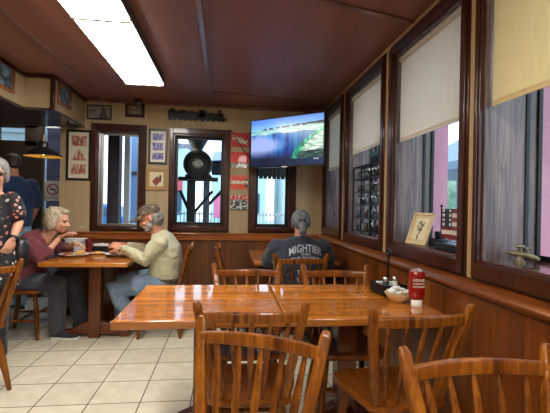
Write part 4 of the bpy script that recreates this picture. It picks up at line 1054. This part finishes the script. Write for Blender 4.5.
for sx in (-1, 1): b.tube([(cx + sx * .08, 3.27, .82), (cx + sx * .085, 3.26, .47), (cx + sx * .09, 3.28, .08)], [.085, .052, .034], 12, True)
b.build('body', 'skin', t, O, remesh=.0055, relax=3); face_parts(F, P, .98, t, O)
m = MB(); m.torso([((cx, 3.27, .62), .215, .15), ((cx, 3.27, .80), .195, .14), ((cx, 3.27, .97), .168, .125), ((cx, 3.26, 1.13), .168, .13), ((cx, 3.27, 1.25), .165, .11), ((cx, 3.275, 1.315), .135, .08)], (1, 0, 0))
for a in arms: m.tube([a[0], a[0].lerp(a[1], .55)], [.074, .076], 16, True)
m.build('tunic', 'floral', t, O, remesh=.010, relax=5)
m = MB()
for sx in (-1, 1): m.tube([(cx + sx * .08, 3.27, .82), (cx + sx * .085, 3.26, .47), (cx + sx * .09, 3.28, .10)], [.095, .066, .050], 14, True)
m.build('leggings', 'darktrouser', t, O, remesh=.011, relax=3)
for sx in (-1, 1): shoe(t, O, (cx + sx * .09, 3.33, 0), (cx + sx * .10, 3.09, 0))
m = MB(); hc = lambda x, y, z: P(x, y, z)
m.ell(hc(0, -.025, .048), (.086, .098, .082), F); m.ell(hc(0, -.06, -.01), (.082, .06, .08), F)
for sx in (-1, 1): m.ell(hc(sx * .070, -.02, -.005), (.022, .045, .065), F)
m.ell(hc(.02, .045, .088), (.058, .035, .025), F); m.build('hair', 'hair_silver', t, O, remesh=.006, relax=2)
m = MB()
for sx in (-1, 1): m.ell(hc(sx * .033, .086, .0), (.032, .010, .022), F)
m.tube([hc(-.01, .096, .006), hc(.01, .096, .006)], .004, 8)
for sx in (-1, 1): m.tube([hc(sx * .06, .08, .006), hc(sx * .082, .0, .006)], .004, 8)
m.build('sunglasses', 'black', t, O)
m = MB(); w0 = arms[0][1].lerp(arms[0][2], .93); dv = (arms[0][2] - arms[0][1]).normalized(); m.tube([w0 - dv * .01, w0 + dv * .01], .030, 18); m.build('watch', 'black', t, O)

tag(MB().torso([((-1.50, 3.30, .74), .055, .06), ((-1.50, 3.30, .80), .075, .07), ((-1.50, 3.30, .92), .07, .06), ((-1.50, 3.30, .97), .035, .045)], (1, 0, 0)).tube([(-1.53, 3.30, .95), (-1.57, 3.30, 1.06), (-1.60, 3.30, 1.20)], .006, 8).build('handbag', 'black', ang=1.1, loc=(-.115, .06, 0.01)), 'black shoulder bag at the side of the person in floral tunic', 'bag')

# --- man in blue polo, seen from behind
O = V((-2.30, 4.86, 0)); t = person('person', 'standing person in a blue polo and light jeans seen from behind by the entrance', O)
cx = -2.30; b = MB(); F, P = add_head(b, (cx - .03, 4.86, 1.685), (-.3, 1, -.05), (0, 0, 1), 1.03, neck=(cx, 4.86, 1.52))
arms = [(V((cx + .19, 4.86, 1.46)), V((cx + .275, 4.88, 1.22)), V((cx + .24, 4.96, 1.02))), (V((cx - .19, 4.86, 1.46)), V((cx - .26, 4.88, 1.22)), V((cx - .24, 4.98, 1.0)))]
b.torso([((cx, 4.86, .92), .15, .11), ((cx, 4.86, 1.1), .14, .10), ((cx, 4.86, 1.3), .16, .10), ((cx, 4.86, 1.48), .16, .07), ((cx, 4.86, 1.53), .08, .06)], (1, 0, 0))
for a in arms: b.tube([a[0], a[0].lerp(a[1], .5), a[1], a[1].lerp(a[2], .4), a[2]], [.052, .048, .040, .037, .026], 12, True)
for a, s in zip(arms, (-1, 1)): add_hand(b, a[2], (0, .3, -1), (-1 * -s * -1, 0, 0), s, .4)
for sx in (-1, 1): b.tube([(cx + sx * .09, 4.86, .95), (cx + sx * .10, 4.87, .5), (cx + sx * .10, 4.86, .08)], [.09, .056, .036], 12, True)
b.build('body', 'skin_ruddy', t, O, remesh=.0055, relax=3); face_parts(F, P, 1, t, O)
m = MB(); m.torso([((cx, 4.86, .985), .195, .145), ((cx, 4.86, 1.1), .20, .15), ((cx, 4.86, 1.28), .215, .145), ((cx, 4.86, 1.42), .215, .12), ((cx, 4.86, 1.50), .15, .09), ((cx, 4.86, 1.55), .078, .072)], (1, 0, 0))
for a in arms: m.tube([a[0], a[0].lerp(a[1], .85)], [.082, .078], 16, True)
m.build('polo_shirt', 'polo', t, O, remesh=.010, relax=5)
m = MB()
for sx in (-1, 1): m.tube([(cx + sx * .09, 4.86, .97), (cx + sx * .10, 4.87, .5), (cx + sx * .10, 4.86, .10)], [.108, .076, .064], 14, True)
m.build('jeans', 'lightjeans', t, O, remesh=.011, relax=3)
for sx in (-1, 1): shoe(t, O, (cx + sx * .10, 4.81, 0), (cx + sx * .11, 5.08, 0))
m = MB(); m.ell(P(0, -.022, .046), (.080, .096, .078), F); m.ell(P(0, -.055, .0), (.075, .052, .055), F); m.build('hair', 'hair_brown', t, O, remesh=.006, relax=1)
t.rotation_euler = (0, 0, R(52)); t.location.x -= .11

# ------------------------------------------------------------------ outside
struct(MB().box((-16, ALC + .1, -.25), (24, 40, -.15)).box((XR + .4, -14, -.25), (24, ALC + .1, -.15)).build('ground', 'concrete', smooth=False))
struct(MB().box((-16, 9.5, -.15), (24, 16, -.145)).build('road', 'asphalt', smooth=False))
tag(MB().box((-5.2, 8.0, -.15), (-3.3, 8.2, 3.6)).box((-5.2, 7.95, 2.55), (-3.3, 8.0, 2.62)).build('garden_wall', plain('grey_block_wall', rgb(120, 132, 136), .8), bevel=.01), 'grey outside wall seen through the strip of glass over the entrance door', 'wall')
tag(MB().box((-2.76, 6.3, -.15), (-2.42, 6.5, 3.2)).build('brick_pier', wood('purple_brick', rgb(50, 40, 50), rgb(74, 60, 72), rgb(90, 76, 88), 'X', .8, 0, 12), bevel=.01), 'dark brick pier outside the narrow entrance glass', 'pier')
# left back window: porch post, pale ribbed column, blue sheet wall
dp = wood('dark_purple_post', rgb(48, 36, 48), rgb(70, 54, 66), rgb(92, 74, 86), 'Z', .5, 0, 14)
tag(MB().box((-1.63, 5.7, -.15), (-1.47, 5.86, 3.2)).build('porch_post', dp, bevel=.01), 'broad dark post outside the left back window', 'post')
tag(MB().box((-1.46, 5.9, -.15), (-1.38, 6.0, 3.2)).build('white_board', plain('white_siding', rgb(214, 208, 214), .6), bevel=.005), 'pale upright board outside the left back window, right of the dark post', 'board')
t = thing('blue_shed', 'pale blue metal shed outside the left back window', 'shed', (-1.75, 7.4, -.15))
bs = plain('pale_blue_metal', rgb(130, 158, 196), .4, metal=.2)
MB().box((-.0, -.0, 0), (.62, 1.2, 3.4)).build('wall', bs, t, bevel=.01); MB().box((-.02, -.03, 1.93), (.64, .0, 1.99)).build('rail', dp, t); MB().box((.36, -.02, 0), (.42, .0, 2.1)).build('seam', dp, t)
# locomotive shaped porch sign outside the middle window
loc_b = plain('sooty_iron', rgb(24, 24, 28), .5, metal=.2)
t = thing('locomotive_sign', 'black steam engine front with funnel and round plate outside the window', 'sign', (-.42, 5.72, 1.88)); t.scale = (1.15, 1.15, 1.15)
MB().lathe([(.055, .11), (.06, .15), (.125, .27), (.135, .33), (.10, .34)], (.0, .05, 0), 24).build('funnel', loc_b, t, ang=.8)
MB().lathe([(.17, -.25), (.178, .0), (.165, .03), (.12, .035), (.115, .02), (0, .02)], (.01, -.01, -.03), 36, RX).build('boiler', loc_b, t, ang=.6)
MB().lathe([(.055, .03), (.06, .045), (.045, .05), (.04, .04), (0, .045)], (.01, -.01, -.03), 24, RX).build('number_plate', plain('pale_plate', rgb(130, 130, 124), .5), t, ang=.6)
MB().box((-.22, -.02, -.24), (.26, .06, -.19)).build('running_board', loc_b, t, bevel=.005); MB().box((-.14, -.02, -.22), (.18, .20, -.16)).build('cylinder_block', loc_b, t, bevel=.01)
t = thing('porch_post', 'dark wooden porch post with braces outside the middle window', 'post', (-.50, 5.85, -.15))
MB().box((-.06, -.06, 0), (.055, .06, 1.86)).build('post', loc_b, t, bevel=.008)
MB().bar([(.04, 0, 1.30), (.30, 0, 1.62)], (.06, .04)).build('brace', loc_b, t); MB().bar([(-.04, 0, 1.35), (-.16, 0, 1.62)], (.06, .04)).build('brace', loc_b, t)
t = thing('porch_post_grey', 'weathered grey porch post right of the black post outside', 'post', (-.30, 6.2, -.15))
gp = wood('weathered_post', rgb(60, 66, 76), rgb(92, 100, 112), rgb(130, 140, 150), 'Z', .6, 0, 14)
MB().box((-.05, -.05, 0), (.045, .05, 2.1)).build('post', gp, t, bevel=.008); MB().bar([(.03, 0, 1.42), (.36, 0, 1.78)], (.05, .045)).build('brace', loc_b, t)
t = thing('porch_roof', 'dark eave with blue grey roof outside the middle and right back windows', 'roof', (.8, 6.6, 1.9))
MB().box((-1.05, 0, -.13), (1.4, .16, .10)).build('fascia', loc_b, t, bevel=.01)
MB().add([V(p) for p in ((-1.05, .0, .10), (1.4, .0, .34), (1.4, .9, .62), (-1.05, .9, .36), (-1.05, .0, .06), (1.4, .0, .08), (1.4, .9, .55), (-1.05, .9, .30))], [(0, 1, 2, 3), (7, 6, 5, 4), (0, 4, 5, 1), (1, 5, 6, 2), (2, 6, 7, 3), (3, 7, 4, 0)]).build('roof_sheet', plain('blue_grey_roof', rgb(112, 136, 168), .4), t)
t = thing('hanging_shade', 'dark ribbed awning hanging at the top of the right back window', 'awning', (.62, 5.4, 1.64))
m = MB()
for k in range(15): m.box((-.42 + k * .06, -.01, 0), (-.42 + k * .06 + .05, .01, .55))
m.build('slats', plain('grey_slats', rgb(60, 66, 72), .6), t)
# street scene: buildings, trees, cars, fence
def building(x0, x1, y, h, mat, lab, winm, cat='building'):
    t = thing('building', lab, cat, ((x0 + x1) / 2, y, -.15)); w_ = (x1 - x0) / 2
    MB().box((-w_, 0, 0), (w_, 4, h)).build('wall', mat, t); MB().box((-w_ - .15, -.2, h), (w_ + .15, 4.2, h + .2)).build('roof', gp, t)
    n = max(2, int(w_))
    for k in range(n): c = -w_ + (k + .5) * 2 * w_ / n; MB().box((c - .4, -.04, .9), (c + .4, .01, 2.1)).build('window', winm, t)
wm = plain('far_window', rgb(70, 90, 110), .2)
building(-4.6, -1.9, 20, 4.2, plain('pale_teal_wall', rgb(196, 226, 230), .8), 'pale teal building across the street in the middle window', wm)
building(-.8, 2.2, 22, 3.6, plain('mint_wall', rgb(204, 230, 228), .8), 'mint coloured building across the street seen between the posts', wm)
building(3.0, 7.5, 21, 4.4, plain('pale_white_wall', rgb(204, 214, 216), .8), 'white building across the street seen through the right back window', wm)
def car(x, y, rz, col, lab):
    t = thing('parked_car', lab, 'car', (x, y, -.15), rz)
    prof = [(-2.1, .35), (-2.1, .75), (-1.6, .95), (-1.1, 1.38), (.5, 1.4), (1.1, .98), (2.0, .82), (2.15, .6), (2.15, .35)]
    MB().prism(prof, -.85, .85, RX).build('body', col, t, bevel=.06)
    MB().prism([(-1.35, 1.0), (-1.02, 1.32), (.42, 1.34), (.9, 1.0)], -.86, .86, RX).build('windows', wm, t)
    for sx in (-1.35, 1.35):
        for sy in (-.8, .8): MB().lathe([(.33, -.1), (.33, .1)], (sx, sy, .33), 20, RX).build('wheel', 'black', t)
car(-4.2, 13.5, 0, plain('blue_car_paint', rgb(40, 110, 170), .3, coat=.5), 'blue car parked across the street left of the black post')
t = thing('pink_billboard', 'pink painted board across the street at the right of the middle window', 'board', (-.15, 14.6, -.15)); MB().box((-.30, 0, .95), (.5, .08, 1.75)).build('board', plain('pink_board', rgb(226, 120, 150), .6), t, bevel=.02); MB().box((-.3, .02, 0), (-.24, .06, .6)).box((.4, .02, 0), (.46, .06, .6)).build('stand', 'steel', t)
car(4.6, 13.0, .1, plain('silver_car_paint', rgb(170, 190, 200), .3, coat=.5), 'silver car parked beyond the right back window')
t = thing('picket_fence', 'pale railing fence across the road outside the middle window', 'fence', (-.5, 17.2, -.15))
m = MB()
for k in range(60): m.box((-4 + k * .16, 0, 0), (-4 + k * .16 + .05, .04, 1.15))
o = m.build('pickets', 'steel', t); MB().box((-4, 0, 1.0), (5.6, .05, 1.06)).build('rail', 'steel', t)
t = thing('red_banner', 'red lettered banner on the building across the street', 'banner', (-2.75, 19.9, 2.0)); MB().box((-.9, 0, -.05), (.6, .05, .55)).build('cloth', plain('banner_red', rgb(206, 80, 90), .7), t)
t = thing('stop_sign', 'small orange round sign on a pole seen through the right back window', 'sign', (2.1, 11.0, -.15)); MB().tube([(0, 0, 0), (0, 0, 2.0)], .03, 8).build('pole', 'steel', t); MB().lathe([(.16, -.01), (.16, .01)], (0, 0, 1.95), 8, RX).build('plate', plain('sign_orange', rgb(196, 80, 40), .5), t)
# beyond the side windows: pavilion roof, tree line, car
t = thing('pavilion', 'grey metal pavilion roof seen through the side window', 'pavilion', (9.6, 13.4, -.15))
rf = plain('standing_seam_roof', rgb(112, 126, 142), .4, metal=.3)
m = MB(); a = [(-2.8, -2.4, 2.9), (2.8, -2.4, 2.9), (2.8, 2.4, 2.9), (-2.8, 2.4, 2.9)]; m.add([V(p) for p in a] + [V((-1.0, 0, 4.1)), V((1.0, 0, 4.1))] + [V((p[0], p[1], 2.65)) for p in a], [(0, 1, 5, 4), (1, 2, 5), (2, 3, 4, 5), (3, 0, 4), (6, 7, 1, 0), (7, 8, 2, 1), (8, 9, 3, 2), (9, 6, 0, 3), (9, 8, 7, 6)]); m.build('roof', rf, t, smooth=False)
for x in (-2.6, 2.6):
    for y in (-2.2, 2.2): MB().box((x - .08, y - .08, 0), (x + .08, y + .08, 2.65)).build('post', gp, t)
leafm = plain('far_foliage', rgb(150, 172, 140), .9, var=.35, scale=2)
for k, (x, y, s) in enumerate(((13.5, 21, 2.0), (19.5, 24, 2.2), (21.5, 17.5, 1.8), (12.5, 30, 2.4))):
    t = thing('street_tree', ['round green tree behind the pavilion, nearest', 'tall green tree behind the pavilion', 'green tree farthest right behind the pavilion', 'green tree left of the pavilion'][k], 'tree', (x, y, -.15))
    MB().tube([(0, 0, 0), (0, 0, 1.5)], [.16, .1], 8).build('trunk', gp, t); m = MB()
    for j in range(16): m.ell((random.uniform(-.6, .6) * s, random.uniform(-.6, .6) * s, 1.8 + random.uniform(0, .7) * s), random.uniform(.35, .5) * s, n=10, m=7)
    m.build('crown', leafm, t)
car(9.0, 14.5, 1.2, plain('red_car_paint', rgb(150, 50, 50), .3, coat=.5), 'red car parked under the grey pavilion')

# ------------------------------------------------------------------ sky, sun, camera
wld = bpy.data.worlds.new('sky'); scene.world = wld; wld.use_nodes = True
n = wld.node_tree.nodes; l = wld.node_tree.links; bg = n['Background']
tc = n.new('ShaderNodeTexCoord'); sp = n.new('ShaderNodeSeparateXYZ'); l.new(tc.outputs['Generated'], sp.inputs[0])
rp = n.new('ShaderNodeValToRGB'); rp.color_ramp.elements[0].color = (.72, .86, .95, 1); rp.color_ramp.elements[1].color = (.34, .60, .95, 1); rp.color_ramp.elements[1].position = .8
cl = n.new('ShaderNodeTexNoise'); cl.inputs['Scale'].default_value = 3; l.new(tc.outputs['Generated'], cl.inputs['Vector'])
mx = n.new('ShaderNodeMix'); mx.data_type = 'RGBA'; l.new(sp.outputs[2], rp.inputs['Fac'])
cr = n.new('ShaderNodeValToRGB'); cr.color_ramp.elements[0].position = .45; cr.color_ramp.elements[1].position = .65; l.new(cl.outputs['Fac'], cr.inputs['Fac'])
l.new(cr.outputs['Color'], mx.inputs[0]); l.new(rp.outputs['Color'], mx.inputs[6]); mx.inputs[7].default_value = (.9, .93, .96, 1)
l.new(mx.outputs[2], bg.inputs['Color']); bg.inputs['Strength'].default_value = 2.3

F_PX = 397.0; yaw = math.atan(49 / F_PX); roll = .020
cam = bpy.data.cameras.new('camera'); co = bpy.data.objects.new('camera', cam); COL.objects.link(co)
cam.sensor_fit = 'HORIZONTAL'; cam.sensor_width = 36; cam.lens = F_PX / 550 * 36; cam.clip_start = .05
cam.shift_y = (206.2 - 206.5) / 550
co.location = (0, 0, 1.27)
co.matrix_world = Matrix.Translation((0, 0, 1.27)) @ Matrix.Rotation(-yaw, 4, 'Z') @ Matrix.Rotation(PI / 2, 4, 'X') @ Matrix.Rotation(roll, 4, 'Z')
scene.camera = co
vs = scene.view_settings; vs.view_transform = 'Standard'; vs.look = 'None'; vs.exposure = .5; vs.gamma = 1; vs.use_curve_mapping = False
cy = scene.cycles; cy.max_bounces = 8; cy.transparent_max_bounces = 12; cy.use_denoising = True; cy.sample_clamp_indirect = 6; cy.caustics_reflective = False; cy.caustics_refractive = False
